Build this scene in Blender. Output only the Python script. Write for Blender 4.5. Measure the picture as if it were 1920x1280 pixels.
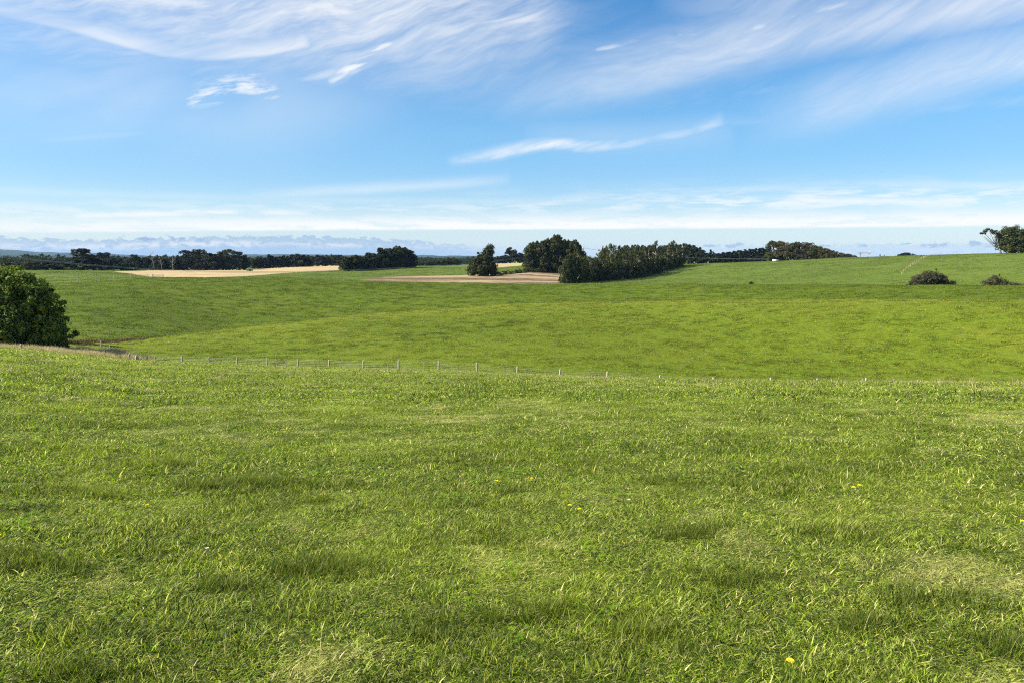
import bpy, math, random
import numpy as np
from mathutils import Vector

# ------------------------------------------------------------------ camera, sky, sun, exposure
F = 1387.0                       # focal length in photograph pixels (1920 wide)
HORIZON = 480.0
PITCH = math.atan((640 - HORIZON) / F)
CAM_Z = 1.65
SUN_AZ = math.radians(-97)       # from +Y (view direction), negative = left
SUN_EL = math.radians(36)
S = bpy.context.scene
for o in list(bpy.data.objects):
    bpy.data.objects.remove(o)
cam_d = bpy.data.cameras.new('camera')
cam = bpy.data.objects.new('camera', cam_d)
S.collection.objects.link(cam)
cam.location = (0, 0, CAM_Z)
cam.rotation_euler = (math.pi / 2 - PITCH, 0, 0)
cam_d.sensor_width = 36.0
cam_d.lens = 36.0 * F / 1920.0
cam_d.clip_start = 0.05
cam_d.clip_end = 60000
S.camera = cam

def ray(x, y):
    dx = (x - 960) / F
    dy = -(y - 640) / F
    c, s = math.cos(PITCH), math.sin(PITCH)
    X, Y, Z = dx, c + s * dy, -s + c * dy
    return X, Y, Z
def azt(x, y):
    X, Y, Z = ray(x, y)
    return math.atan2(X, Y), Z / math.hypot(X, Y)
def project(X, Y, Z):
    Z = Z - CAM_Z
    c, s = math.cos(PITCH), math.sin(PITCH)
    f = Y * c - Z * s
    u = Y * s + Z * c
    f = np.where(np.abs(f) < 1e-6, 1e-6, f)
    return 960 + F * X / f, 640 - F * u / f, f

W = bpy.data.worlds.new("World")
S.world = W
W.use_nodes = True
nt = W.node_tree
nt.nodes.clear()

class X_:
    """small wrapper: arithmetic on shader sockets"""
    def __init__(s, sock): s.s = sock
    def _m(a, op, b=None, c=None, clamp=False):
        n = X_.nt.nodes.new('ShaderNodeMath'); n.operation = op; n.use_clamp = clamp
        for i, v in enumerate((a, b, c)):
            if v is None: continue
            if isinstance(v, X_): X_.nt.links.new(v.s, n.inputs[i])
            else: n.inputs[i].default_value = float(v)
        return X_(n.outputs[0])
    def __add__(a, b): return X_._m(a, 'ADD', b)
    __radd__ = __add__
    def __sub__(a, b): return X_._m(a, 'SUBTRACT', b)
    def __rsub__(a, b): return X_._m(b, 'SUBTRACT', a)
    def __mul__(a, b): return X_._m(a, 'MULTIPLY', b)
    __rmul__ = __mul__
    def __truediv__(a, b): return X_._m(a, 'DIVIDE', b)
    def sat(a): return X_._m(a, 'ADD', 0.0, clamp=True)
    def step(a, lo, hi):
        n = X_.nt.nodes.new('ShaderNodeMapRange'); n.interpolation_type = 'SMOOTHSTEP'
        X_.nt.links.new(a.s, n.inputs[0])
        n.inputs[1].default_value = lo; n.inputs[2].default_value = hi
        return X_(n.outputs[0])
def mx(a, b): return X_._m(a, 'MAXIMUM', b)
def mn(a, b): return X_._m(a, 'MINIMUM', b)
def comb(x, y, z):
    n = X_.nt.nodes.new('ShaderNodeCombineXYZ')
    for i, v in enumerate((x, y, z)):
        if isinstance(v, X_): X_.nt.links.new(v.s, n.inputs[i])
        else: n.inputs[i].default_value = v
    return X_(n.outputs[0])
def noise(vec, scale, detail=4, rough=0.55, dist=0.0):
    n = X_.nt.nodes.new('ShaderNodeTexNoise')
    n.inputs['Scale'].default_value = scale; n.inputs['Detail'].default_value = detail
    n.inputs['Roughness'].default_value = rough; n.inputs['Distortion'].default_value = dist
    if vec is not None: X_.nt.links.new(vec.s, n.inputs['Vector'])
    return X_(n.outputs['Fac'])
def curve(a, pts):
    """pts: list of (u, v), both 0..1"""
    n = X_.nt.nodes.new('ShaderNodeFloatCurve')
    X_.nt.links.new(a.s, n.inputs['Value'])
    cv = n.mapping.curves[0]
    while len(cv.points) > 2: cv.points.remove(cv.points[-1])
    pts = sorted(pts)
    cv.points[0].location = pts[0]; cv.points[1].location = pts[-1]
    for p in pts[1:-1]: cv.points.new(*p)
    n.mapping.extend = 'HORIZONTAL'
    n.mapping.update()
    return X_(n.outputs[0])
def mixc(f, a, b, blend='MIX'):
    n = X_.nt.nodes.new('ShaderNodeMix'); n.data_type = 'RGBA'; n.blend_type = blend
    for v, i in ((f, 0), (a, 6), (b, 7)):
        if isinstance(v, X_): X_.nt.links.new(v.s, n.inputs[i])
        elif i == 0: n.inputs[0].default_value = v
        else: n.inputs[i].default_value = (*v, 1) if len(v) == 3 else v
    return X_(n.outputs[2])

X_.nt = nt
sky = nt.nodes.new('ShaderNodeTexSky')
sky.sky_type = 'NISHITA'
sky.sun_disc = False
sky.sun_elevation = SUN_EL
sky.sun_rotation = SUN_AZ          # rotation 0 puts the sun on +Y
sky.altitude = 100
sky.air_density = 1.0
sky.dust_density = 0.35
sky.ozone_density = 3.2
bg = nt.nodes.new('ShaderNodeBackground')
bg.inputs[1].default_value = 0.068
EXPO = 1.25
wo = nt.nodes.new('ShaderNodeOutputWorld')
nt.links.new(bg.outputs[0], wo.inputs[0])
tc = nt.nodes.new('ShaderNodeTexCoord')
sep = nt.nodes.new('ShaderNodeSeparateXYZ')
nt.links.new(tc.outputs['Generated'], sep.inputs[0])
dx, dy, dz = (X_(sep.outputs[i]) for i in range(3))
az = X_._m(dx, 'ARCTAN2', dy) * (180 / math.pi)
el = X_._m(dz, 'ARCSINE') * (180 / math.pi)
AU = az / 80.0 + 0.5               # -40..40 deg -> 0..1
def ae(x, y):
    a, t = azt(x, y)
    return math.degrees(a) / 80 + 0.5, math.degrees(math.atan(t))
hz = 30.0
# streak space: rotate az/el so cirrus fibres run gently upward to one side
ang = math.radians(16)
fu = az * math.cos(ang) + el * math.sin(ang)
fv = el * math.cos(ang) - az * math.sin(ang)
warp = noise(comb(az * 0.05, el * 0.05, 3.0), 1.0, 3) - 0.5
fib = noise(comb(fu * 0.07, fv * 0.60 + warp * 6.0, 1.0), 1.0, 9, 0.62)
fib2 = noise(comb(fu * 0.30 + warp * 2.5, fv * 1.5 + warp * 8.0, 7.0), 1.0, 9, 0.62)
soft = noise(comb(fu * 0.05, fv * 0.12, 5.0), 1.0, 4, 0.5)
bandn = noise(comb(az * 0.06, el * 0.75, 9.0), 1.0, 6, 0.6)

def band(pts, up, down, dens, nz=None, amp=1.0, elo=None):
    """pts (px, py) centre line; up / down softness in degrees; dens (px, value)"""
    P = [ae(*p) for p in pts]
    c = curve(AU, [(u, (e + 2) / hz) for u, e in P]) * hz - 2.0
    if elo is not None: c = c + elo
    d = el - c
    prof = (1.0 - (d / up)).sat() if False else None
    a = X_._m(X_._m(mx(d, 0.0) / up, 'POWER', 2.0) * -1.0, 'EXPONENT')
    b = X_._m(X_._m(mx(d * -1.0, 0.0) / down, 'POWER', 2.0) * -1.0, 'EXPONENT')
    r = a * b * curve(AU, [(ae(px, pts[0][1])[0], v) for px, v in dens])
    if nz is not None: r = r * nz
    return r * amp
wob = (noise(comb(az * 0.22, el * 0.22, 0.0), 1.0, 5, 0.6) - 0.5) * 3.0
f1 = fib.step(0.34, 0.66)
f2 = fib2.step(0.38, 0.64)
veil = el.step(9.0, 18.5) * curve(AU, [(ae(0, 100)[0], 1.0), (ae(500, 100)[0], .95), (ae(800, 60)[0], .85), (ae(1000, 40)[0], .62), (ae(1120, 40)[0], .12), (ae(1300, 40)[0], .0)])
cl = (veil * (f1 * 0.34 + f2 * 0.24 + soft.step(.3, .7) * .22 + 0.28))
cl = mx(cl, band([(-200, 60), (0, 80), (200, 110), (400, 140), (560, 160), (700, 150)], 5.5, 4.5, [(0, .65), (300, .5), (600, .25), (900, 0)], soft.step(.25, .75)))
cl = mx(cl, band([(-100, 0), (0, 25), (120, 50), (220, 78), (330, 104), (450, 104), (572, 84)], 1.3, 0.35, [(0, .6), (200, .7), (330, .6), (450, .85), (560, .9), (585, 0)], f1 * .4 + .6, 1.0, wob * .07))
cl = mx(cl, band([(620, 152), (660, 128), (700, 104), (740, 82)], 0.55, 0.35, [(610, 0), (650, .85), (710, .95), (740, .4), (765, 0)], f2 * 1.0 + .12, .95, wob * .22))
cl = mx(cl, band([(520, 152), (620, 140), (720, 128)], 0.6, 0.35, [(500, 0), (560, .5), (650, .6), (720, 0)], f1 * .8 + .1, 1, wob * .1))
cl = mx(cl, band([(360, 178), (400, 168), (450, 162), (530, 168)], 0.9, 0.9, [(345, 0), (385, .9), (430, .8), (480, .9), (535, 0)], f2 * 1.2, .8, wob * .5))
cl = mx(cl, band([(600, 60), (800, 40), (960, 38), (1060, 30)], 3.5, 0.55, [(560, 0), (750, .5), (960, .8), (1020, .55), (1070, 0)], f1 * .7 + .25, 1, wob * .12))
cl = mx(cl, band([(900, 195), (1100, 160), (1300, 115), (1500, 70), (1700, 35), (1920, -5), (2000, -20)], 2.6, 1.5, [(900, 0), (1050, .35), (1250, .58), (1500, .62), (1700, .62), (1920, .7)], f1 * .28 + f2 * .16 + .55, 1, wob * .25))
cl = mx(cl, band([(1300, 10), (1400, 30), (1500, 12), (1700, -30), (1920, -60)], 2.6, 2.2, [(1200, 0), (1400, .3), (1600, .45), (1920, .6)], f1 * .8 + .25, 1, wob * .3))
cl = mx(cl, band([(1405, 56), (1450, 44), (1520, 24), (1600, 4)], 0.45, 0.30, [(1400, 0), (1425, .75), (1460, .45), (1490, .8), (1540, .7), (1600, 0)], f2 * .6 + .4, .9, wob * .12))
cl = mx(cl, band([(1110, 98), (1160, 86), (1220, 72), (1300, 66), (1335, 68)], 0.22, 0.18, [(1110, 0), (1135, .7), (1190, .6), (1225, .2), (1290, .6), (1335, 0)], f2 * .6 + .4, .8, wob * .06))
cl = mx(cl, band([(1380, 250), (1500, 222), (1620, 190), (1760, 150), (1920, 112), (2000, 95)], 2.6, 1.3, [(1380, 0), (1480, .25), (1620, .55), (1800, .62), (1920, .66)], f1 * .25 + f2 * .12 + .55, .9, wob * .3))
cl = mx(cl, band([(850, 303), (940, 290), (1030, 272), (1100, 276), (1200, 268), (1350, 230)], 0.50, 0.32, [(835, 0), (900, .55), (1000, .88), (1050, .95), (1090, .7), (1200, .45), (1280, .42), (1330, .5), (1358, 0)], f1 * .35 + f2 * .5 + .25, .95, wob * .14))
cl = mx(cl, band([(1010, 250), (1100, 258), (1350, 248)], 1.1, 1.2, [(980, 0), (1100, .28), (1250, .3), (1380, 0)], soft, .9))
cl = mx(cl, band([(460, 370), (640, 358), (850, 346), (960, 338)], 0.45, 0.35, [(460, 0), (560, .4), (700, .45), (850, .38), (960, 0)], f1 * .3 + .6, .9, wob * .06))
cl = mx(cl, band([(60, 266), (200, 255), (330, 245)], 0.45, 0.35, [(60, 0), (180, .22), (300, .1), (340, 0)], None, .9, wob * .1))
# horizon stratus
n3 = noise(comb(az * 0.22, el * 1.5, 2.0), 1.0, 8, 0.64)
cl = mx(cl, band([(0, 434), (500, 430), (960, 428), (1920, 420)], 0.9, 0.13, [(0, .7), (400, .9), (800, 1), (1920, 1)], n3.step(.36, .56) * .55 + .5, 1.05, wob * .02))
cl = mx(cl, band([(0, 412), (960, 392), (1500, 378), (1920, 372)], 1.0, 0.8, [(0, .45), (960, .35), (1500, .6), (1920, .55)], n3.step(.42, .60), 1.15, wob * .1))
cl = mx(cl, band([(120, 406), (250, 404), (460, 399), (580, 402)], 0.30, 0.22, [(130, 0), (180, .8), (300, .9), (430, .8), (475, .2), (510, .7), (560, .6), (590, 0)], n3.step(.3, .55), .95, wob * .08))
cl = mx(cl, band([(1480, 372), (1540, 378), (1700, 378), (1760, 380)], 0.30, 0.22, [(1470, 0), (1520, .85), (1650, .75), (1740, .6), (1770, 0)], f2 * .3 + .7, .95, wob * .05))
cl = mx(cl, band([(0, 356), (1100, 384), (1400, 358), (1920, 350)], 0.4, 0.3, [(0, 0), (1000, .0), (1300, .3), (1600, .35), (1920, .4)], n3.step(.3, .6), .8, wob * .1))
cl = cl.sat()
# low pale haze bank and grey-blue cumulus just over the horizon
lown = noise(comb(az * 1.5, el * 3.2, 4.0), 1.0, 8, 0.66)
lown2 = noise(comb(az * 0.35, el * 1.4, 8.0), 1.0, 5, 0.6)
lowtop = curve(AU, [(ae(x, 450)[0], v) for x, v in ((0, .62), (130, .50), (250, .55), (400, .64), (620, .66), (760, .55), (880, .38), (1000, .34), (1200, .32), (1500, .36), (1720, .40), (1920, .42))]) * 2.2
lowmask = (lowtop + (lown - 0.5) * 1.6 - el).step(0.0, 0.16)
lowsol = curve(AU, [(ae(x, 450)[0], v) for x, v in ((0, .75), (100, .9), (700, .9), (860, .75), (960, .3), (1100, .2), (1400, .3), (1920, .3))])
wpuff = band([(0, 462), (250, 462), (330, 458), (450, 458), (650, 460), (1000, 468), (1920, 470)], 0.26, 0.26, [(0, .7), (300, 1), (450, 1), (520, .45), (620, .8), (700, .5), (900, .5), (1920, .7)], (lown2 * .4 + lown * .6).step(.42, .56), 1.2)
puffs = None
for (px, py, w_, h_) in ((1330, 461, .42, .16), (1376, 461, .8, .22), (1750, 461, .85, .22), (1826, 457, .35, .22), (1620, 462, .5, .12), (1700, 458, .35, .10), (1862, 461, .5, .14), (1545, 462, .4, .1), (275, 449, .45, .2), (335, 450, .5, .2), (375, 452, .4, .16)):
    u, e = ae(px, py)
    dd = X_._m((az - (u - .5) * 80) / w_, 'POWER', 2.0) + X_._m((el - e) / h_, 'POWER', 2.0)
    g = (.9 - dd * .8 + (lown - .5) * 7.0).step(0.0, 1.0) * (1.6 - dd * .45).sat()
    puffs = g if puffs is None else mx(puffs, g)
g_lum = 1 / 0.068 / 2 ** EXPO
hs = nt.nodes.new('ShaderNodeHueSaturation'); hs.inputs['Saturation'].default_value = 1.38; hs.inputs['Value'].default_value = 1.0
nt.links.new(sky.outputs[0], hs.inputs['Color'])
skyc = X_(hs.outputs[0])
def K(r, g, b): return (r * g_lum, g * g_lum, b * g_lum)
CLC = 1.04
skyc = mixc((1.0 - el.step(0.5, 8.0)) * .70, skyc, K(.66, .83, .95))
skyc = mixc(((1.0 - el.step(6.0, 16.0)) * el.step(0.5, 7.0)) * .55, skyc, K(.27, .59, .96))
col = mixc(cl, skyc, K(CLC * .97, CLC * .98, CLC * .98))
col = mixc(lowmask * lowsol * .85, col, K(.38, .54, .74))
col = mixc(wpuff * lowmask, col, K(.78, .83, .88))
col = mixc(puffs * .62, col, K(.32, .46, .68))
nt.links.new(col.s, bg.inputs[0])

sun_d = bpy.data.lights.new('sun', 'SUN')
sun_d.energy = 5.0
sun_d.angle = math.radians(0.5)
sun_d.color = (1.0, 0.94, 0.80)
sun = bpy.data.objects.new('sun', sun_d)
S.collection.objects.link(sun)
sd = Vector((math.sin(SUN_AZ) * math.cos(SUN_EL), math.cos(SUN_AZ) * math.cos(SUN_EL), math.sin(SUN_EL)))
sun.rotation_euler = sd.to_track_quat('Z', 'Y').to_euler()
sun.location = sd * 50
S.view_settings.view_transform = 'Standard'
S.view_settings.look = 'None'
S.view_settings.gamma = 1
S.view_settings.use_curve_mapping = False
S.view_settings.exposure = EXPO
S.cycles.max_bounces = 8
S.cycles.diffuse_bounces = 3
S.cycles.transmission_bounces = 4
S.cycles.transparent_max_bounces = 8
S.cycles.volume_bounces = 0
S.cycles.pixel_filter_type = 'BLACKMAN_HARRIS'
S.cycles.filter_width = 1.15
S.cycles.use_denoising = False

# ------------------------------------------------------------------ helpers
rng = np.random.default_rng(11)
COL = S.collection
ORD = ['first', 'second', 'third', 'fourth', 'fifth', 'sixth', 'seventh', 'eighth', 'ninth', 'tenth', 'eleventh', 'twelfth',
       'thirteenth', 'fourteenth', 'fifteenth', 'sixteenth', 'seventeenth', 'eighteenth', 'nineteenth', 'twentieth',
       'twenty-first', 'twenty-second', 'twenty-third', 'twenty-fourth', 'twenty-fifth', 'twenty-sixth', 'twenty-seventh',
       'twenty-eighth', 'twenty-ninth', 'thirtieth', 'thirty-first', 'thirty-second', 'thirty-third', 'thirty-fourth', 'thirty-fifth']
def tag(o, label=None, cat=None, group=None, kind=None):
    if label: o['label'] = label
    if cat: o['category'] = cat
    if group: o['group'] = group
    if kind: o['kind'] = kind
    return o
def mesh(name, V, T=None, Q=None, mat=None, smooth=False, attrs=None):
    """numpy verts, triangles and quads to a mesh"""
    me = bpy.data.meshes.new(name)
    V = np.asarray(V, np.float32)
    T = np.zeros((0, 3), np.int32) if T is None else np.asarray(T, np.int32).reshape(-1, 3)
    Q = np.zeros((0, 4), np.int32) if Q is None else np.asarray(Q, np.int32).reshape(-1, 4)
    me.vertices.add(len(V)); me.vertices.foreach_set('co', V.ravel())
    nl = T.size + Q.size
    me.loops.add(nl)
    me.loops.foreach_set('vertex_index', np.concatenate([T.ravel(), Q.ravel()]))
    me.polygons.add(len(T) + len(Q))
    st = np.concatenate([np.arange(len(T)) * 3, T.size + np.arange(len(Q)) * 4]).astype(np.int32)
    me.polygons.foreach_set('loop_start', st)
    me.update(calc_edges=True)
    me.polygons.foreach_set('use_smooth', np.full(len(st), smooth))
    for k, a in (attrs or {}).items():
        at = me.attributes.new(k, 'FLOAT', 'POINT'); at.data.foreach_set('value', np.asarray(a, np.float32))
    if mat: me.materials.append(mat)
    return me
def link(name, me, parent=None):
    o = bpy.data.objects.new(name, me)
    COL.objects.link(o)
    if parent: o.parent = parent
    return o
class MB:
    """collects tubes and boxes into one mesh"""
    def __init__(s): s.V = []; s.Q = []; s.T = []; s.n = 0
    def add(s, V, Q=None, T=None):
        V = np.asarray(V, float)
        if Q is not None and len(Q): s.Q.append(np.asarray(Q) + s.n)
        if T is not None and len(T): s.T.append(np.asarray(T) + s.n)
        s.V.append(V); s.n += len(V)
    def tube(s, P, R, k=6):
        P = [Vector(p) for p in P]
        if not hasattr(R, '__len__'): R = [R] * len(P)
        V = []
        for i, p in enumerate(P):
            d = (P[min(i + 1, len(P) - 1)] - P[max(i - 1, 0)]).normalized()
            a = d.orthogonal().normalized() if abs(d.z) < .9 else Vector((0, 1, 0)).cross(d).normalized()
            if abs(d.z) < .9: a = Vector((0, 0, 1)).cross(d).normalized()
            b = d.cross(a)
            for j in range(k):
                t = 2 * math.pi * j / k
                V.append(p + (a * math.cos(t) + b * math.sin(t)) * R[i])
        n = len(P)
        Q = [(i * k + j, i * k + (j + 1) % k, (i + 1) * k + (j + 1) % k, (i + 1) * k + j) for i in range(n - 1) for j in range(k)]
        V.append(P[0]); V.append(P[-1])
        T = [(n * k, (j + 1) % k, j) for j in range(k)] + [(n * k + 1, (n - 1) * k + j, (n - 1) * k + (j + 1) % k) for j in range(k)]
        s.add([tuple(v) for v in V], Q, T)
    def box(s, c, d, rz=0.0, taper=1.0):
        V = []
        for z in (-1, 1):
            for x, y in ((-1, -1), (1, -1), (1, 1), (-1, 1)):
                t = taper if z > 0 else 1
                X, Y = x * d[0] / 2 * t, y * d[1] / 2 * t
                V.append((c[0] + X * math.cos(rz) - Y * math.sin(rz), c[1] + X * math.sin(rz) + Y * math.cos(rz), c[2] + z * d[2] / 2))
        s.add(V, [(3, 2, 1, 0), (4, 5, 6, 7), (0, 1, 5, 4), (1, 2, 6, 5), (2, 3, 7, 6), (3, 0, 4, 7)])
    def mesh(s, name, mat, smooth=False):
        return mesh(name, np.concatenate(s.V), np.concatenate(s.T) if s.T else None, np.concatenate(s.Q) if s.Q else None, mat, smooth)
    def build(s, name, mat, parent=None, smooth=False): return link(name, s.mesh(name, mat, smooth), parent)

_perm = np.random.default_rng(5).random((256, 256))
def vnoise(x, y):
    xi = np.floor(x).astype(int); yi = np.floor(y).astype(int)
    fx = x - xi; fy = y - yi
    fx = fx * fx * (3 - 2 * fx); fy = fy * fy * (3 - 2 * fy)
    a = _perm[xi & 255, yi & 255]; b = _perm[(xi + 1) & 255, yi & 255]
    c = _perm[xi & 255, (yi + 1) & 255]; d = _perm[(xi + 1) & 255, (yi + 1) & 255]
    return (a * (1 - fx) + b * fx) * (1 - fy) + (c * (1 - fx) + d * fx) * fy
def fbm(x, y, o=4):
    r = 0; a = .5; t = 0
    for i in range(o):
        r = r + a * vnoise(x * 2 ** i + 17.3 * i, y * 2 ** i + 9.1 * i); t += a; a *= .5
    return r / t
def sstep(x, lo, hi):
    t = np.clip((x - lo) / (hi - lo), 0, 1); return t * t * (3 - 2 * t)

# ------------------------------------------------------------------ terrain: heights given along lines at real distances
LINES = []
def line(*pts):                # (x_px, y_px, distance)
    A = []
    for x, y, D in pts:
        a, t = azt(x, y); A.append((a, D, D * t))
    A.sort(); LINES.append(np.array(A))
A_PTS = ((-300, 640, 95), (0, 653, 98), (120, 664, 97), (250, 677, 94), (500, 688.5, 84), (750, 695, 72), (900, 700, 64), (1100, 708, 52), (1300, 713, 45), (1500, 716, 42), (1700, 717.5, 40), (1920, 718, 40), (2200, 719, 40))
line(*A_PTS)
POSTX = [(291, 666), (341, 667), (391, 668), (444, 669.5), (500, 671), (558, 672), (617, 673), (681, 674), (747, 675), (822, 676), (894, 679), (970, 686),
         (1050, 693), (1139, 695), (1237, 702), (1337, 707), (1446, 708), (1532, 708), (1623, 709), (1721, 711), (1832, 714)]
POST_Y = [101.2 * (1 - .02174 * k) for k in range(17)] + [67.5, 68.5, 68.5, 67.0]
POST_H = 1.15
FENCE = []
fl = []
for (px, py), Yd in zip(POSTX, POST_Y):
    X, Y, Z = ray(px, py)
    t = Yd / Y
    D = math.hypot(X, Y) * t
    zb = Z * t - POST_H
    a = math.atan2(X, Y)
    fl.append((a, D, zb)); FENCE.append((math.sin(a) * D, math.cos(a) * D))
a0, t0 = azt(243, 678); a1, t1 = azt(40, 660); a2, t2 = azt(-200, 650)
fl = [(a2, 112, 112 * t2), (a1, 112, 112 * t1), (a0, 113, 113 * t0)] + fl
a3 = azt(2200, 700)[0]; fl.append((a3, 80, fl[-1][2]))
LINES.append(np.array(fl))
line((-300, 652, 122), (0, 655, 122), (150, 658, 126), (250, 668, 130), (500, 690, 114), (750, 699, 102), (900, 708, 97), (1000, 717, 94), (1300, 740, 92), (1600, 741, 97), (1920, 744, 100))
line((-300, 640, 150), (0, 641, 150), (150, 642, 150), (240, 643, 150), (400, 625, 160), (600, 600, 175), (800, 583, 185), (950, 573, 185), (1100, 568, 182), (1300, 565, 175), (1500, 564, 165), (1920, 564, 155))
line((-300, 636, 162), (0, 636, 162), (150, 635.5, 162), (240, 636, 165), (400, 629, 190), (600, 606, 212), (800, 589, 226), (1100, 577, 228), (1500, 574, 212), (1920, 574, 200))
line((-300, 540, 300), (0, 536, 300), (130, 533, 300), (280, 521.5, 330), (480, 520.5, 345), (640, 525, 345), (760, 530, 340), (1050, 533.5, 330), (1400, 533.5, 300), (1700, 535, 270), (1920, 536, 260))
line((-300, 526, 390), (0, 526, 390), (130, 523.5, 390), (280, 520.2, 400), (480, 519, 400), (640, 524, 400), (700, 524, 395), (850, 524, 385), (1056, 530, 365), (1150, 530.5, 360), (1400, 536.5, 325), (1920, 539, 288))
line((-300, 514, 480), (0, 514, 480), (130, 514, 480), (280, 515.5, 470), (480, 515, 470), (640, 516, 470), (700, 516, 460), (850, 516.5, 440), (1000, 513, 440), (1100, 526, 410), (1200, 522, 420), (1300, 518, 420), (1500, 508, 400), (1700, 503, 370), (1920, 500, 350))
line((-300, 507, 600), (0, 508, 600), (130, 508, 600), (280, 509, 600), (480, 510, 600), (560, 506, 600), (640, 505.5, 590), (700, 506, 590), (775, 502, 590), (850, 502, 580), (1000, 503, 560), (1100, 506, 545), (1200, 503, 540), (1277, 497, 540), (1450, 490.5, 540), (1600, 483, 520), (1750, 478.5, 480), (1920, 474.5, 430), (2200, 472, 430))
line((-300, 505, 780), (0, 505, 780), (280, 505.5, 780), (480, 505, 780), (560, 501, 780), (640, 498.5, 780), (775, 499.5, 780), (850, 499, 780), (930, 495, 780), (1000, 494, 760), (1277, 497, 720), (1450, 494, 680), (1600, 490, 640), (1920, 485, 560), (2200, 484, 560))
line((-300, 499, 1150), (0, 497, 1150), (480, 499, 1150), (1000, 497, 1150), (1920, 495, 1000))
LINES.append(np.array([(-.7, 2500, -25.), (.7, 2500, -25.)]))
LINES.append(np.array([(-.7, 9000, -27.), (.7, 9000, -27.)]))
LINES.append(np.array([(-.7, 16000, -27.), (.7, 16000, -27.)]))

NA = 1441
AZG = np.linspace(-math.pi, math.pi, NA)
def gsm(v, sg):
    k = np.arange(-30, 31); g = np.exp(-(k / sg) ** 2 / 2); g /= g.sum()
    return np.convolve(np.pad(v, 30, mode='edge'), g, mode='valid')
KD = []; KZ = []
for L in LINES:
    sg = 2.2
    KD.append(gsm(np.interp(AZG, L[:, 0], L[:, 1]), sg)); KZ.append(gsm(np.interp(AZG, L[:, 0], L[:, 2]), sg))
DA, ZA = KD[0], KZ[0]
b_ = CAM_Z / DA ** 2
a_ = -ZA / DA - 2 * np.sqrt(CAM_Z * b_)
near = []
for fr in (0.0, 0.04, 0.12, 0.25, 0.5, 0.75):
    d = DA * fr
    near.append((d, -(CAM_Z + a_ * d + b_ * d * d)))
KD = np.array([n[0] for n in near] + KD); KZ = np.array([n[1] for n in near] + KZ)
for i in range(1, len(KD)): KD[i] = np.maximum(KD[i], KD[i - 1] + 0.5)
# monotone cubic slopes
h = np.diff(KD, axis=0); dl = np.diff(KZ, axis=0) / h
M = np.zeros_like(KD)
w1 = 2 * h[1:] + h[:-1]; w2 = h[1:] + 2 * h[:-1]
ok = dl[:-1] * dl[1:] > 0
with np.errstate(divide='ignore', invalid='ignore'):
    hm = (w1 + w2) / (w1 / dl[:-1] + w2 / dl[1:])
M[1:-1] = np.where(ok, hm, 0); M[0] = dl[0]; M[-1] = dl[-1]
RR = np.concatenate([np.arange(0, 60, .5), np.geomspace(60, 16000, 900)])
TAB = np.zeros((NA, len(RR)))
for j in range(NA):
    k = np.clip(np.searchsorted(KD[:, j], RR, side='right') - 1, 0, len(KD) - 2)
    hh = h[k, j]; t = np.clip((RR - KD[k, j]) / hh, 0, 1)
    TAB[j] = (2 * t**3 - 3 * t**2 + 1) * KZ[k, j] + (t**3 - 2 * t**2 + t) * hh * M[k, j] + (-2 * t**3 + 3 * t**2) * KZ[k + 1, j] + (t**3 - t**2) * hh * M[k + 1, j]
TAB += CAM_Z
RI = np.arange(len(RR))
def relief(x, y, r):
    """small real lumps in the paddock, fading out far away"""
    n = (fbm(x * .55 + 40, y * .55 + 12, 3) - .5) * .10 + (fbm(x * 2.3 + 3, y * 2.3 + 8, 3) - .5) * .055
    n2 = (fbm(x * .06 + 7, y * .06 + 9, 3) - .5) * 1.0 * sstep(r, 60, 200)
    n3 = (fbm(x * .35, y * .35, 3) - .5) * .22 * sstep(r, 50, 120)
    return n * (1 - sstep(r, 70, 110)) + (n2 * .55 + n3) * (1 - sstep(r, 2000, 3000))
def height(x, y):
    x = np.asarray(x, float); y = np.asarray(y, float)
    a = np.arctan2(x, y); r = np.hypot(x, y)
    fa = (a + math.pi) / (2 * math.pi) * (NA - 1); ia = np.clip(np.floor(fa).astype(int), 0, NA - 2); fa = fa - ia
    fr = np.interp(r, RR, RI); ir = np.clip(np.floor(fr).astype(int), 0, len(RR) - 2); fr = fr - ir
    z = (TAB[ia, ir] * (1 - fa) + TAB[ia + 1, ir] * fa) * (1 - fr) + (TAB[ia, ir + 1] * (1 - fa) + TAB[ia + 1, ir + 1] * fa) * fr
    return z + relief(x, y, r)
def H(x, y): return float(height(np.array([x]), np.array([y]))[0])
def at(px, D, py=520):
    a, _ = azt(px, py); x, y = math.sin(a) * D, math.cos(a) * D
    return x, y, H(x, y)
def hit(px, py, dmax=60):
    """where the ray through a pixel of the near field meets the ground"""
    a, t = azt(px, py)
    r = np.linspace(1.5, dmax, 4000)
    x, y = np.sin(a) * r, np.cos(a) * r
    below = CAM_Z + t * r < height(x, y)
    i = int(np.argmax(below)) if below.any() else len(r) - 1
    return x[i], y[i], float(height(x[i:i+1], y[i:i+1])[0])

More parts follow.
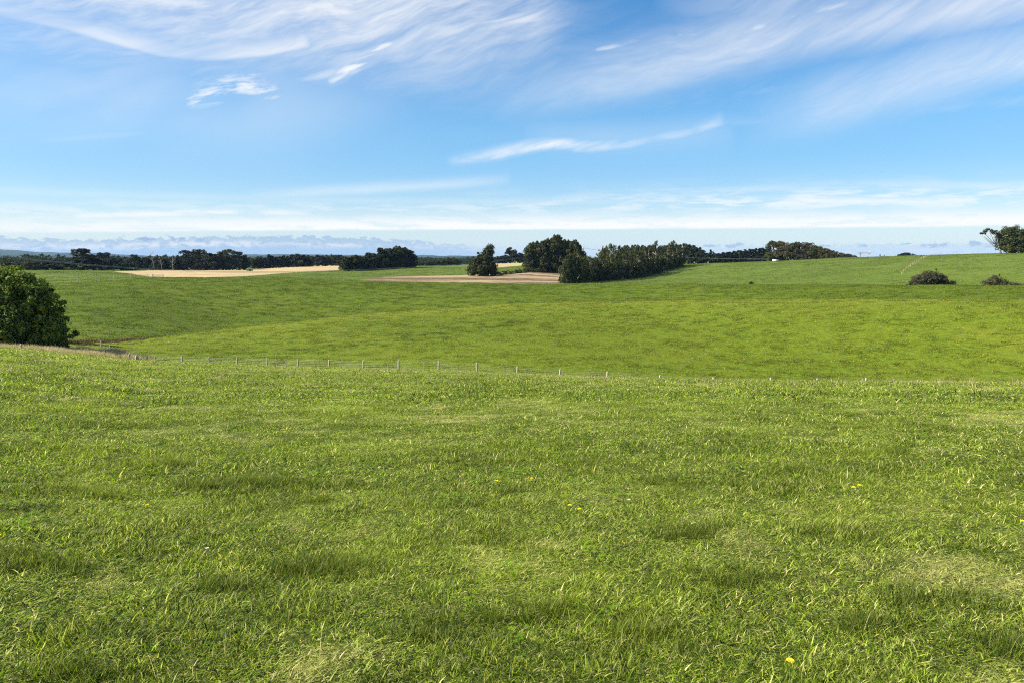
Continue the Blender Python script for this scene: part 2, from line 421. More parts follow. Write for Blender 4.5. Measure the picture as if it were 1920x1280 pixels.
# ------------------------------------------------------------------ materials
def new_mat(name):
    m = bpy.data.materials.new(name); m.use_nodes = True
    m.node_tree.nodes.clear(); X_.nt = m.node_tree
    return m
def geo_pos():
    n = X_.nt.nodes.new('ShaderNodeNewGeometry'); return X_(n.outputs['Position'])
def attr(name, kind='GEOMETRY'):
    n = X_.nt.nodes.new('ShaderNodeAttribute'); n.attribute_name = name; n.attribute_type = kind
    return X_(n.outputs['Fac'])
def objrand():
    n = X_.nt.nodes.new('ShaderNodeObjectInfo'); return X_(n.outputs['Random'])
def ramp(f, stops):
    n = X_.nt.nodes.new('ShaderNodeValToRGB')
    X_.nt.links.new(f.s, n.inputs[0])
    r = n.color_ramp
    while len(r.elements) > 1: r.elements.remove(r.elements[-1])
    r.elements[0].position = stops[0][0]; r.elements[0].color = (*stops[0][1], 1)
    for p, c in stops[1:]:
        e = r.elements.new(p); e.color = (*c, 1)
    return X_(n.outputs[0])
def finish(color, rough=.9, spec=.2, bump=None, bdist=.1, bstr=1.0, transl=None, metallic=0.0):
    t = X_.nt
    p = t.nodes.new('ShaderNodeBsdfPrincipled')
    if isinstance(color, X_): t.links.new(color.s, p.inputs['Base Color'])
    else: p.inputs['Base Color'].default_value = (*color, 1)
    p.inputs['Roughness'].default_value = rough
    p.inputs['Specular IOR Level'].default_value = spec
    p.inputs['Metallic'].default_value = metallic
    if bump is not None:
        b = t.nodes.new('ShaderNodeBump'); b.inputs['Strength'].default_value = bstr; b.inputs['Distance'].default_value = bdist
        t.links.new(bump.s, b.inputs['Height']); t.links.new(b.outputs[0], p.inputs['Normal'])
    out = t.nodes.new('ShaderNodeOutputMaterial')
    if transl:
        f, tint = transl
        tr = t.nodes.new('ShaderNodeBsdfTranslucent')
        c2 = mixc(1.0, color, tint, 'MULTIPLY')
        t.links.new(c2.s, tr.inputs[0])
        mxs = t.nodes.new('ShaderNodeMixShader'); mxs.inputs[0].default_value = f
        t.links.new(p.outputs[0], mxs.inputs[1]); t.links.new(tr.outputs[0], mxs.inputs[2])
        t.links.new(mxs.outputs[0], out.inputs[0])
    else:
        t.links.new(p.outputs[0], out.inputs[0])
def mapped(vec, s):
    n = X_.nt.nodes.new('ShaderNodeMapping'); n.inputs['Scale'].default_value = s
    X_.nt.links.new(vec.s, n.inputs[0]); return X_(n.outputs[0])

def dim(k, *cs): return [tuple(k * v for v in c) for c in cs]
def m_pasture(name, dark, mid, lite, straw, sc=1.0):
    dark, mid, lite, straw = dim(.90, dark, mid, lite, straw)
    m = new_mat(name); P = geo_pos()
    n1 = noise(P, .9 * sc, 5, .62); n2 = noise(P, .045, 4, .6); n3 = noise(P, 3.2 * sc, 4, .6)
    n4 = noise(P, .012, 3, .5)
    c = ramp(n1, [(.25, dark), (.48, mid), (.66, lite)])
    c = mixc(n3.step(.5, .75) * .45, c, lite)
    c = mixc(n2.step(.45, .72) * .45, c, straw)
    c = mixc(n4.step(.4, .65) * .35, c, dark)
    finish(c, .95, .1, n1 * .7 + n3 * .3, .35 / sc, .8)
    return m
m = new_mat('paddock_soil_and_thatch'); P = geo_pos()
nf = noise(P, 70, 4, .7); nm = noise(P, 9, 4, .6)
c = ramp(nf, [(.30, (.010, .012, .004)), (.45, (.045, .060, .010)), (.58, (.10, .14, .020)), (.72, (.22, .20, .07))])
c = mixc(nm.step(.5, .65) * .6, c, (.07, .10, .015))
finish(c, 1.0, .05, nf, .03, 1.0); M_near = m
M_mid = m_pasture('hill_pasture', (.048, .075, .004), (.094, .140, .007), (.138, .178, .012), (.145, .160, .014), 1.6)
M_c = m_pasture('fresh_hill_pasture', (.040, .064, .003), (.081, .119, .005), (.109, .148, .009), (.115, .137, .011), 1.3)
M_hill = m_pasture('upper_hill_pasture', (.058, .092, .012), (.088, .130, .018), (.116, .158, .024), (.135, .150, .030), .9)
m = new_mat('ploughed_soil'); P = geo_pos()
c = ramp(noise(P, .5, 5, .65), [(.3, (.07, .048, .028)), (.55, (.125, .088, .05)), (.75, (.19, .145, .08))])
c = mixc(noise(mapped(P, (.01, .05, .05)), 1, 3).step(.5, .62) * .6, c, (.40, .30, .18))
finish(c, .95, .1, noise(P, 1.2, 4), .3); M_plough = m
m = new_mat('straw_stubble'); P = geo_pos()
c = ramp(noise(mapped(P, (.02, .12, .1)), 1, 5, .6), [(0.3, (0.24, 0.184, 0.088)), (0.5, (0.352, 0.264, 0.144)), (0.75, (0.432, 0.336, 0.2))])
finish(c, .95, .1, noise(P, 2, 3), .15); M_stub = m
m = new_mat('far_plain'); P = geo_pos()
vo = m.node_tree.nodes.new('ShaderNodeTexVoronoi'); vo.inputs['Scale'].default_value = .0022
m.node_tree.links.new(P.s, vo.inputs['Vector'])
sp = m.node_tree.nodes.new('ShaderNodeSeparateColor'); m.node_tree.links.new(vo.outputs['Color'], sp.inputs[0])
c = ramp(X_(sp.outputs[0]), [(.0, (.09, .14, .03)), (.35, (.14, .21, .05)), (.6, (.19, .24, .07)), (.8, (.32, .29, .14)), (.95, (.08, .11, .03))])
c = mixc(noise(P, .004, 4, .6).step(.52, .6) * .8, c, (.02, .035, .015))
finish(c, .95, .1); M_plain = m
m = new_mat('far_hill_bush'); P = geo_pos()
c = ramp(noise(P, .0022, 5, .6), [(.35, (.012, .022, .014)), (.55, (.025, .042, .022)), (.7, (.06, .07, .035))])
finish(c, .95, .1); M_far = m

# ------------------------------------------------------------------ ground sheet
azs = np.concatenate([np.radians(np.linspace(-180, -44, 46)[:-1]), np.radians(np.linspace(-44, 44, 901)), np.radians(np.linspace(44, 180, 46)[1:])])
rs = np.concatenate([[0.0], np.geomspace(.8, 12, 90), np.linspace(12, 130, 300)[1:], np.linspace(130, 620, 330)[1:], np.geomspace(620, 1300, 60)[1:], np.geomspace(1300, 16000, 60)[1:]])
NR = len(rs); NC = len(azs)
RG, AG = np.meshgrid(rs, azs, indexing='ij')
GX, GY = np.sin(AG) * RG, np.cos(AG) * RG
GZ = height(GX.ravel(), GY.ravel()).reshape(GX.shape)
i0 = np.arange(NR - 1)[:, None] * NC + np.arange(NC - 1)[None, :]
Q = np.stack([i0, i0 + 1, i0 + NC + 1, i0 + NC], -1).reshape(-1, 4)[:, ::-1]
GV = np.stack([GX.ravel(), GY.ravel(), GZ.ravel()], 1)
cen = GV[Q].mean(1)
cr = np.hypot(cen[:, 0], cen[:, 1]); ca = np.arctan2(cen[:, 0], cen[:, 1])
pxc, pyc, fwd = project(cen[:, 0], cen[:, 1], cen[:, 2])
fenceD = np.interp(ca, [f[0] for f in fl], [f[1] for f in fl])
def inpoly(px, py, poly):
    r = np.zeros(len(px), bool); n = len(poly)
    for i in range(n):
        x0, y0 = poly[i]; x1, y1 = poly[(i + 1) % n]
        if y0 == y1: continue
        c = ((y0 > py) != (y1 > py)) & (px < (x1 - x0) * (py - y0) / (y1 - y0) + x0)
        r ^= c
    return r
zone = np.zeros(len(Q), int)                       # 0 near paddock
zone[cr > fenceD] = 1                              # hill pasture
zone[cr > np.interp(ca, AZG, KD[9]) + 12] = 6
zone[(cr > np.interp(ca, AZG, KD[11])+ 4)] = 2        # beyond crest C
plough = [(672, 525), (720, 520.0), (780, 517.5), (850, 516.8), (935, 514), (1010, 510), (1060, 510), (1060, 560), (640, 560)]
zone[(zone == 2) & (cr < 520) & inpoly(pxc, pyc, plough)] = 3
stub = [(210, 509.5), (300, 507), (480, 505), (575, 499), (640, 494), (644, 507), (560, 510.5), (520, 513.5), (470, 517.5), (400, 521.2), (330, 520.6), (285, 519.6), (240, 513)]
zone[(zone == 2) & (cr < 900) & inpoly(pxc, pyc, stub)] = 4
stub2 = [(925, 503), (990, 497), (1000, 490), (925, 490)]
zone[(zone == 2) & (cr < 900) & inpoly(pxc, pyc, stub2)] = 4
zone[(cr > 1100)] = 5
for z, nm, mt in ((0, 'near_paddock_ground', M_near), (1, 'hill_pasture_ground', M_mid), (2, 'upper_pasture_ground', M_hill), (3, 'ploughed_field', M_plough), (4, 'stubble_field', M_stub), (6, 'far_slope_ground', M_c), (5, 'far_plain_ground', M_plain)):
    q = Q[zone == z]
    u, inv = np.unique(q, return_inverse=True)
    tag(link(nm, mesh(nm, GV[u], None, inv.reshape(-1, 4), mt, True)), kind='structure')

# far hills: real ridges 7 to 11 km away
def ridge(D, prof, seed, depth=1500.):
    """solid rolling ridge, crest height from the silhouette at distance D"""
    xs = np.arange(-260, 2200, 6.0)
    top = np.interp(xs, [p[0] for p in prof], [p[1] for p in prof])
    r_ = np.random.default_rng(seed)
    a = np.array([azt(x, 475)[0] for x in xs]); 
    zt = np.array([D * azt(x, y)[1] for x, y in zip(xs, top)]) + CAM_Z
    zt = zt + (fbm(xs * .03 + seed * 7, xs * 0 + seed, 5) - .5) * D * .0022 * (zt > -20)
    V = []; ks = np.linspace(-1, 1, 17)
    for k in ks:
        d = D + k * depth + (fbm(xs * .02 + seed, xs * 0 + k * 3, 4) - .5) * depth * .5
        w = (1 - abs(k) ** 1.5)
        z = -40 + (zt + 40) * w * (1 - .25 * (1 - w) * fbm(xs * .05, xs * 0 + k * 9 + seed, 4))
        V.append(np.stack([np.sin(a) * d, np.cos(a) * d, z], 1))
    n = len(xs); V = np.concatenate(V)
    i = np.arange(16)[:, None] * n + np.arange(n - 1)[None, :]
    q = np.stack([i, i + 1, i + n + 1, i + n], -1).reshape(-1, 4)[:, ::-1]
    tag(link('hills', mesh('hills', V, None, q, M_far, True)), kind='structure')
ridge(7000, [(-260, 480), (0, 478), (120, 481), (240, 482), (400, 484), (460, 481), (560, 480), (640, 481), (760, 483), (870, 480.5), (940, 483), (1200, 485), (2200, 486)], 3, 900)
ridge(11000, [(-260, 468), (-60, 468), (20, 469), (40, 471), (100, 473.5), (180, 476), (250, 479), (330, 482), (450, 478), (520, 477.5), (600, 477), (680, 479), (760, 481), (790, 479), (830, 480), (860, 479), (885, 481), (1000, 483), (1300, 484), (2200, 484)], 8, 1400)

# ------------------------------------------------------------------ trees
def m_leaf(name, dark, lite, tr=.25, var=.5):
    m = new_mat(name)
    s = attr('shade'); r = objrand()
    c = mixc(s, dark, lite)
    hsn = m.node_tree.nodes.new('ShaderNodeHueSaturation')
    m.node_tree.links.new(c.s, hsn.inputs['Color'])
    v = r * var + (1 - var / 2)
    m.node_tree.links.new(v.s, hsn.inputs['Value'])
    finish(X_(hsn.outputs[0]), .65, .25, transl=(tr, (1.0, 1.1, .5)))
    return m
L_ever = m_leaf('evergreen_leaf', (.014, .019, .004), (.074, .086, .020), .2)
L_pine = m_leaf('pine_needle', (.009, .014, .005), (.038, .048, .016), .12)
L_con = m_leaf('spruce_needle', (.006, .012, .005), (.026, .036, .014), .1)
L_pop = m_leaf('poplar_leaf', (.024, .034, .009), (.115, .122, .040), .25)
L_brown = m_leaf('bronze_foliage', (.024, .022, .009), (.100, .086, .038), .15)
L_gorse = m_leaf('gorse_foliage', (.020, .019, .009), (.095, .088, .038), .1)
L_lush = m_leaf('broad_green_leaf', (.016, .032, .004), (.270, .340, .050), .24, .1)
L_yel = m_leaf('yellow_green_leaf', (.07, .09, .02), (.22, .21, .05), .35, .1)
def m_bark(name, a, b):
    m = new_mat(name); tcn = m.node_tree.nodes.new('ShaderNodeTexCoord')
    o_ = X_(tcn.outputs['Object'])
    c = ramp(noise(mapped(o_, (6, 6, 1.2)), 2, 5, .65), [(.3, a), (.7, b)])
    finish(c, .9, .15, noise(mapped(o_, (9, 9, 1.5)), 3, 4), .02); return m
B_dark = m_bark('dark_bark', (.04, .032, .025), (.10, .085, .07))
B_grey = m_bark('weathered_grey_wood', (.16, .15, .13), (.32, .30, .27))
B_pale = m_bark('pale_bark', (.22, .20, .17), (.45, .42, .36))

def env_r(kind, h):
    if kind == 'conifer': return (1 - h) ** .85 * .95 + .03
    if kind == 'pine': return np.clip(1 - np.clip(h - .30, 0, 1) ** 1.7 * 1.75, 0.05, 1) ** .7
    if kind == 'poplar': return np.clip(np.sin(np.pi * np.clip(h * .80 + .18, 0, 1)) ** .8, 0, 1)
    if kind == 'shrub': return np.clip(1 - h * 1.05, 0, 1) ** .6
    return np.clip(1 - np.abs(h * 1.25 - .48) ** 2.2 * 1.6, 0.0, 1) ** .5      # round
def unit_crown(kind, seed, n_blob, n_leaf, leaf, blob, h0=.08, skew=0.0, flat=1.0, tall=2.0):
    """crown of height 1 and width 1: leaf-sized faces on many small blobs. tall = height / width of the finished tree"""
    r = np.random.default_rng(seed)
    hb = h0 + (1 - h0) * r.random(n_blob) ** .9 * .97
    if kind == 'shrub': hb = h0 + .80 * r.random(n_blob) ** 1.2
    e = env_r(kind, (hb - h0) / (1 - h0))
    th = r.random(n_blob) * 2 * np.pi
    rad = e * .5 * np.sqrt(r.random(n_blob)) ** .55
    lob = 1 + .22 * np.sin(th * 3 + seed) + .12 * np.sin(th * 5 + seed * 2 + hb * 9)
    rad = rad * lob
    bx, by = rad * np.cos(th) + skew * hb, rad * np.sin(th)
    br = blob * (.55 + .9 * r.random(n_blob)) * (.45 + .55 * e)
    pick = r.choice(n_blob, n_leaf, p=(br ** 1.6) / (br ** 1.6).sum())
    d = r.normal(size=(n_leaf, 3)); d /= np.linalg.norm(d, axis=1)[:, None]
    d[:, 2] = np.where(d[:, 2] < -.3, -d[:, 2], d[:, 2])
    rr = br[pick] * (.55 + .5 * r.random(n_leaf) ** .5)
    C = np.stack([bx[pick] + d[:, 0] * rr, by[pick] + d[:, 1] * rr, hb[pick] + d[:, 2] * rr * flat / tall * 1.0], 1)
    C[:, 2] = np.clip(C[:, 2], .0, None)
    # leaf clump faces: bent quads, sizes in metres-like units (x,y by width, z by height)
    nrm = d * .55 + r.normal(size=(n_leaf, 3)) * .6; nrm /= np.linalg.norm(nrm, axis=1)[:, None]
    a = np.cross(nrm, r.normal(size=(n_leaf, 3))); a /= np.linalg.norm(a, axis=1)[:, None]
    b = np.cross(nrm, a)
    s = leaf * (.5 + r.random(n_leaf))[:, None]
    sc = np.array([1, 1, 1 / tall])
    V = np.stack([C + (-a * s) * sc, C + (b * s * .55 + nrm * s * .25) * sc, C + (a * s) * sc, C + (-b * s * .55 + nrm * s * .25) * sc], 1).reshape(-1, 3)
    base = np.arange(n_leaf) * 4
    T = np.concatenate([np.stack([base, base + 1, base + 2], 1), np.stack([base, base + 2, base + 3], 1)])
    sh = np.clip(r.random(n_leaf) * .6 + r.random(n_blob)[pick] * .55 - .08, 0, 1)
    blobs = np.stack([bx, by, hb], 1)
    return V, T, np.repeat(sh, 4), blobs
KINDS = {
    'round': dict(mat=L_ever, n_blob=44, n_leaf=4600, leaf=.036, blob=.18, h0=.03, tall=1.2),
    'gum': dict(mat=L_ever, n_blob=54, n_leaf=5200, leaf=.042, blob=.15, h0=.02, tall=1.9),
    'pine': dict(mat=L_pine, n_blob=46, n_leaf=4200, leaf=.040, blob=.17, h0=.0, tall=1.1, flat=.8),
    'conifer': dict(mat=L_con, n_blob=70, n_leaf=3000, leaf=.070, blob=.16, h0=.02, tall=3.0),
    'poplar': dict(mat=L_pop, n_blob=60, n_leaf=3000, leaf=.046, blob=.12, h0=.02, tall=3.6, flat=3.0),
    'brown': dict(mat=L_brown, n_blob=44, n_leaf=4200, leaf=.036, blob=.16, h0=.02, tall=1.2),
    'gorse': dict(mat=L_gorse, n_blob=80, n_leaf=6000, leaf=.026, blob=.10, h0=.02, tall=.42),
    'scrub': dict(mat=L_ever, n_blob=26, n_leaf=1500, leaf=.04, blob=.15, h0=.0, tall=.8),
}
EK = {'round': 'round', 'gum': 'round', 'pine': 'pine', 'conifer': 'conifer', 'poplar': 'poplar', 'brown': 'round', 'gorse': 'shrub', 'scrub': 'shrub'}
NAMES = {'round': 'round_tree', 'gum': 'evergreen_tree', 'pine': 'pine_tree', 'conifer': 'conifer_tree', 'poplar': 'poplar_tree', 'brown': 'bronze_tree', 'gorse': 'gorse_bush', 'scrub': 'scrub_bush'}
PROTO = {}
def proto(kind, v):
    if (kind, v) in PROTO: return PROTO[(kind, v)]
    k = dict(KINDS[kind]); mat = k.pop('mat'); tall = k['tall']
    V, T, sh, B = unit_crown(EK[kind], 100 * v + len(kind) * 7 + ord(kind[1]), **k)
    crown = mesh(kind + '_crown', V, T, None, mat, False, {'shade': sh})
    mb = MB(); r = random.Random(v * 31 + 5)
    top = {'conifer': .96, 'poplar': .93, 'pine': .7, 'gorse': .5, 'scrub': .5}.get(kind, .72)
    R0 = {'conifer': .035, 'poplar': .026, 'gorse': .02, 'scrub': .025}.get(kind, .035)
    P = [(r.uniform(-.01, .01) * i, r.uniform(-.01, .01) * i, -.03 + (top + .03) * i / 6) for i in range(7)]
    mb.tube(P, [R0 * (1.25 - i * .19) for i in range(7)], 7)
    for bi in sorted(range(len(B)), key=lambda q: r.random())[:14]:
        bx, by, bz = B[bi]
        z0 = max(.04, min(top * .9, bz - .5 * math.hypot(bx, by) / tall * 1.4))
        q0 = Vector((0, 0, z0)); q1 = Vector((bx, by, bz)); mid = q0.lerp(q1, .5) + Vector((0, 0, .02))
        mb.tube([q0, mid, q1], [R0 * .45, R0 * .3, R0 * .1], 5)
    trunk = mb.mesh(kind + '_trunk', B_pale if kind == 'poplar' else B_dark, True)
    PROTO[(kind, v)] = (crown, trunk)
    return PROTO[(kind, v)]
def plant(kind, px, D, ytop, wpx, label, group=None, cat='tree', rot=None, ybase=505, name=None, sink=0.15):
    x, y, z = at(px, D, ybase)
    _, tt = azt(px, ytop)
    hgt = max(1.0, CAM_Z + D * tt - z) + sink
    wid = wpx / F * D
    r = random.Random(int(px * 13 + D))
    cr_, tr_ = proto(kind, r.randrange(5))
    root = bpy.data.objects.new(name or NAMES[kind], None); COL.objects.link(root)
    root.location = (x, y, z - sink); root.scale = (wid, wid, hgt)
    root.rotation_euler = (0, 0, rot if rot is not None else r.uniform(0, 6.28))
    root.empty_display_size = .5
    link('crown', cr_, root); link('trunk', tr_, root)
    tag(root, label, cat, group)
    return root

# shelterbelt behind the stubble field
belt = [('pine', 20, 492, 26), ('scrub', 34, 492, 26), ('pine', 50, 490, 26), ('round', 68, 491, 26), ('pine', 86, 489, 26), ('conifer', 102, 488, 18), ('pine', 116, 487, 26), ('pine', 133, 484, 26),
        ('gum', 155, 467, 27), ('pine', 175, 484, 26), ('pine', 196, 474, 27), ('pine', 213, 484, 24), ('conifer', 226, 484, 16), ('pine', 238, 487, 22), ('pine', 253, 478, 20), ('conifer', 262, 484, 15), ('pine', 273, 483, 22), ('conifer', 283, 482, 15), ('pine', 299, 483, 22),
        ('conifer', 310, 485, 14), ('pine', 322, 486, 20), ('conifer', 331, 482, 15), ('pine', 343, 479, 22), ('pine', 366, 467.5, 46), ('pine', 388, 475, 28), ('pine', 407, 476, 24), ('round', 418, 475, 24),
        ('gum', 431, 467, 26), ('gum', 449, 471, 20), ('round', 459, 484, 16)]
for i, (k, px, yt, w) in enumerate(belt):
    look = {155: 'tall pale-crowned gum rising well above the dark shelterbelt behind the stubble field',
            366: 'wide flat-topped dark pine, broadest crown in the shelterbelt behind the stubble field',
            431: 'tall lumpy gum near the open end of the shelterbelt behind the stubble field',
            196: 'broad rounded pine standing above its neighbours right of the tall pale gum'}.get(px)
    kn = {'pine': 'dark pine', 'conifer': 'narrow dark conifer', 'gum': 'grey-green gum', 'round': 'rounded evergreen', 'scrub': 'low scrubby evergreen'}[k]
    plant(k, px, 655 + 18 * math.sin(px) + (px > 240) * 60, yt + 0.5, w * 1.25, look or f'{kn}, {ORD[i]} from the left in the shelterbelt behind the stubble', 'trees in the dark shelterbelt')
# dark conifer belt beyond the rising stubble
xs = [476, 483, 490, 497, 505, 512, 519, 526, 533, 540, 547, 555, 563, 571, 578, 586, 595, 604, 613, 622, 631, 640]
ts = [487, 485, 484, 483, 476, 480, 482, 481, 479, 480, 478, 476, 477, 478, 482, 480, 479, 481, 478, 477, 478, 479]
for i, (px, yt) in enumerate(zip(xs, ts)):
    k = 'conifer' if px < 582 and px not in (555, 563) else ('poplar' if px in (586, 613, 622) else 'pine')
    kn = {'conifer': 'spiky dark conifer', 'poplar': 'thin half-bare poplar', 'pine': 'dull green bushy pine'}[k]
    plant(k, px, 790, yt, {'conifer': 13, 'poplar': 9, 'pine': 18}[k] * 1.25, f'{kn}, {ORD[i]} from the left in the belt above the stubble', 'trees in the belt above the rising stubble')
# round clump in the middle distance
cl3 = [(647, 486, 18), (656, 481, 20), (666, 478, 20), (676, 482, 18), (686, 480, 18), (695, 475, 20), (706, 478, 18), (717, 466, 22), (728, 470, 18), (737, 466, 18), (746, 463, 20), (756, 463.5, 18), (765, 470, 18), (771, 476, 13)]
for i, (px, yt, w) in enumerate(cl3):
    for row in (0, 1):
        D = 545 + (px - 647) * .35 + row * 22
        plant('gum', px + row * 4, D, yt + row * 1.5, w * 1.15, f'dark leafy evergreen, {ORD[i]} from left, {"front" if row == 0 else "rear"} row of the clump at the stubble edge', 'evergreens in the clump by the stubble edge')
# low distant clump beyond the pasture crest
cl4 = [(781, 493.5, 12), (790, 492, 12), (799, 490.5, 12), (808, 489.5, 12), (817, 489, 12), (826, 488, 13), (835, 487, 13), (844, 484.5, 14), (852, 484, 13), (858, 487, 10)]
for i, (px, yt, w) in enumerate(cl4):
    plant('round', px, 850, yt, w * 1.4, f'small dark tree, {ORD[i]} from the left in the low clump beyond the green crest', 'trees in the low far clump')
# group behind, with the umbrella-topped tree
cl7 = [(934, 481, 14), (942, 480, 15), (949, 479, 14), (957, 465, 16), (966, 472, 14), (974, 475, 14), (983, 477, 14)]
for i, (px, yt, w) in enumerate(cl7):
    plant('pine', px, 800, yt, w * 1.4, 'tall umbrella-topped pine standing above the far pines between two big clumps' if px == 957 else f'dark pine, {ORD[i]} from left in the far group between two big clumps', 'pines in the far group')
# lone broad evergreen by the ploughed field: skewed crown, its own mesh
def big_crown(name, parent, seed, parts, mat, leaf, n, blob_r=1.6, drop=0.0):
    """parts: ellipsoids (cx, cy, cz, rx, ry, rz) in metres; returns the crown object with sub-clumps"""
    r = np.random.default_rng(seed)
    P = np.array(parts, float)
    vol = P[:, 3] * P[:, 4] * P[:, 5]
    nb = int(n / 60)
    pk = r.choice(len(P), nb, p=vol ** .7 / (vol ** .7).sum())
    d = r.normal(size=(nb, 3)); d /= np.linalg.norm(d, axis=1)[:, None]
    out = r.random(nb) < (.16 if mat is L_lush else .04)
    rf = np.where(out, 1.0 + .20 * r.random(nb), .55 + .42 * r.random(nb))
    BC = P[pk, :3] + d * P[pk, 3:] * rf[:, None]
    br = blob_r * np.where(out, .28 + .3 * r.random(nb), .5 + .9 * r.random(nb))
    bi = r.integers(0, nb, n)
    e = r.normal(size=(n, 3)); e /= np.linalg.norm(e, axis=1)[:, None]
    C = BC[bi] + e * (br[bi] * (.45 + .6 * r.random(n)))[:, None] * np.array([1, 1, .8])
    C[:, 2] = np.maximum(C[:, 2], .1)
    nrm = e * .6 + d[bi] * .3 + r.normal(size=(n, 3)) * .5; nrm /= np.linalg.norm(nrm, axis=1)[:, None]
    a = np.cross(nrm, r.normal(size=(n, 3))); a /= np.linalg.norm(a, axis=1)[:, None]; b = np.cross(nrm, a)
    s = leaf * (.5 + r.random(n))[:, None]
    V = np.stack([C - a * s, C + b * s * .5 + nrm * s * .2, C + a * s, C - b * s * .5 + nrm * s * .2], 1)
    V[:, :, 2] = np.maximum(V[:, :, 2], 0.05)
    V = V.reshape(-1, 3)
    q = np.arange(n) * 4
    T = np.concatenate([np.stack([q, q + 1, q + 2], 1), np.stack([q, q + 2, q + 3], 1)])
    sh = np.clip(r.random(n) * .6 + r.random(nb)[bi] * .5 - .05, 0, 1)
    return link(name, mesh(name, V, T, None, mat, False, {'shade': np.repeat(sh, 4)}), parent), BC
def limbs(parent, BC, r0, hub, mat, k=16, seed=1, top=None):
    mb = MB(); r = random.Random(seed)
    hub = Vector(hub)
    mb.tube([(0, 0, -.5), (r0 * .2, 0, hub.z * .5), hub], [r0 * 1.4, r0, r0 * .8], 9)
    for i in sorted(range(len(BC)), key=lambda q: r.random())[:k]:
        e = Vector(BC[i]); m1 = hub.lerp(e, .4) + Vector((0, 0, .4)); 
        mb.tube([hub - Vector((0, 0, .3)), m1, hub.lerp(e, .75), e], [r0 * .55, r0 * .38, r0 * .22, r0 * .07], 6)
    return mb.build('trunk', mat, parent, True)
def tree_root(name, px, D, label, cat='tree', ybase=505, sink=0.1):
    x, y, z = at(px, D, ybase)
    o = bpy.data.objects.new(name, None); COL.objects.link(o); o.location = (x, y, z - sink)
    tag(o, label, cat); return o
t = tree_root('broad_evergreen_tree', 905, 425, 'large dark evergreen with a leaning peak, standing alone at the edge of the ploughed field', ybase=516)
c_, BC = big_crown('crown', t, 21, [(-1, 0, 4.5, 8, 7, 4.5), (0, 0, 8, 6.5, 6, 5), (2.5, 0, 12, 4, 4, 4.5), (4.2, 0, 15.2, 2.2, 2.2, 2.6), (-4, 0, 7.5, 3, 3, 3), (-6, -1, 3, 2.8, 3, 3), (6, 0, 4, 3, 3, 4)], L_ever, .40, 20000, 1.5)
limbs(t, BC, .7, (.5, 0, 6), B_dark)
# trimmed hedge leading from it to the tall clump
for i in range(11):
    f = i / 10; px = 936 + f * 76; D = 432 + f * 35
    plant('scrub', px, D, 509.5 - f * 8 - (i % 3), 12, f'low dark hedge bush, {ORD[i]} from the lone evergreen towards the tall clump', 'hedge bushes beside the ploughed field', 'bush', ybase=512)
# tall clump
cl8 = [(991, 463, 18), (999, 454, 20), (1008, 454, 18), (1017, 450, 20), (1027, 447, 18), (1036, 448, 18), (1044, 441, 18), (1053, 449, 18), (1062, 452, 18), (1070, 452, 18), (1078, 452, 16), (1085, 461, 12), (1092, 471, 10)]
for i, (px, yt, w) in enumerate(cl8):
    for row in (0, 1):
        plant('gum', px + row * 3, 470 + row * 14 + (i % 3) * 3, yt + row * 2, w * 1.1, f'tall dark evergreen, {ORD[i]} from left, {"front" if row == 0 else "rear"} row of the tallest clump', 'evergreens in the tallest clump')
# poplar row running away up the slope, dark pines behind
def rowD(px): return np.interp(px, [1056, 1100, 1150, 1220, 1277], [345, 370, 405, 455, 520])
pop = [(1062, 482, 'round'), (1069, 478, 'round'), (1077, 476, 'poplar'), (1083, 470, 'poplar'), (1091, 484, 'round'), (1098, 480, 'poplar'), (1106, 481, 'poplar'), (1114, 486, 'round'), (1122, 469, 'poplar'), (1129, 464, 'poplar'), (1136, 462, 'poplar'), (1144, 457, 'poplar'),
       (1151, 461, 'poplar'), (1158, 470, 'poplar'), (1165, 464, 'poplar'), (1172, 462, 'poplar'), (1180, 465, 'poplar'), (1187, 463, 'poplar'), (1194, 461, 'poplar'), (1201, 465, 'poplar'), (1208, 462, 'poplar'), (1215, 465, 'poplar'), (1222, 460, 'poplar'),
       (1229, 453, 'poplar'), (1236, 462, 'poplar'), (1243, 465, 'poplar'), (1250, 462, 'poplar'), (1256, 455, 'poplar'), (1261, 452, 'poplar'), (1267, 458, 'poplar'), (1273, 462, 'poplar')]
for i, (px, yt, k) in enumerate(pop):
    kn = 'dark bushy evergreen' if k == 'round' else 'olive-grey poplar'
    plant(k, px, float(rowD(px)), yt, 24 if k == 'round' else 18, f'{kn}, {ORD[i]} in the long row from its near end by the plough', 'trees in the long poplar row', ybase=520)
for i, px in enumerate(range(1096, 1272, 9)):
    plant('gum', px, float(rowD(px)) + 14, 490 - (px - 1096) * .10 - (i * 7 % 5), 20, f'dull evergreen filling the back of the poplar row, {ORD[i]} from its near end', 'evergreens filling the poplar row', ybase=520)
und = [1060, 1072, 1084, 1097, 1110, 1123, 1136, 1149, 1162, 1175, 1188, 1201, 1214, 1227, 1240, 1252, 1262, 1271]
for i, px in enumerate(und):
    D = float(rowD(px)) - 4
    plant('scrub', px, D, 503 - (px - 1060) * .085 - (i % 3) * 3 - (px < 1090) * 8, 19, f'dark undergrowth bush beneath the poplar row, {ORD[i]} from its near end', 'undergrowth bushes beneath the poplar row', 'bush', ybase=525)
bk = [(1135, 466), (1162, 462), (1172, 460), (1183, 461), (1194, 459), (1205, 460), (1217, 461), (1229, 460), (1241, 460), (1252, 461), (1265, 460), (1274, 460)]
for i, (px, yt) in enumerate(bk):
    plant('pine', px, 560, yt, 20, f'near-black pine showing behind the poplar row, {ORD[i]} from its near end', 'pines behind the poplar row')
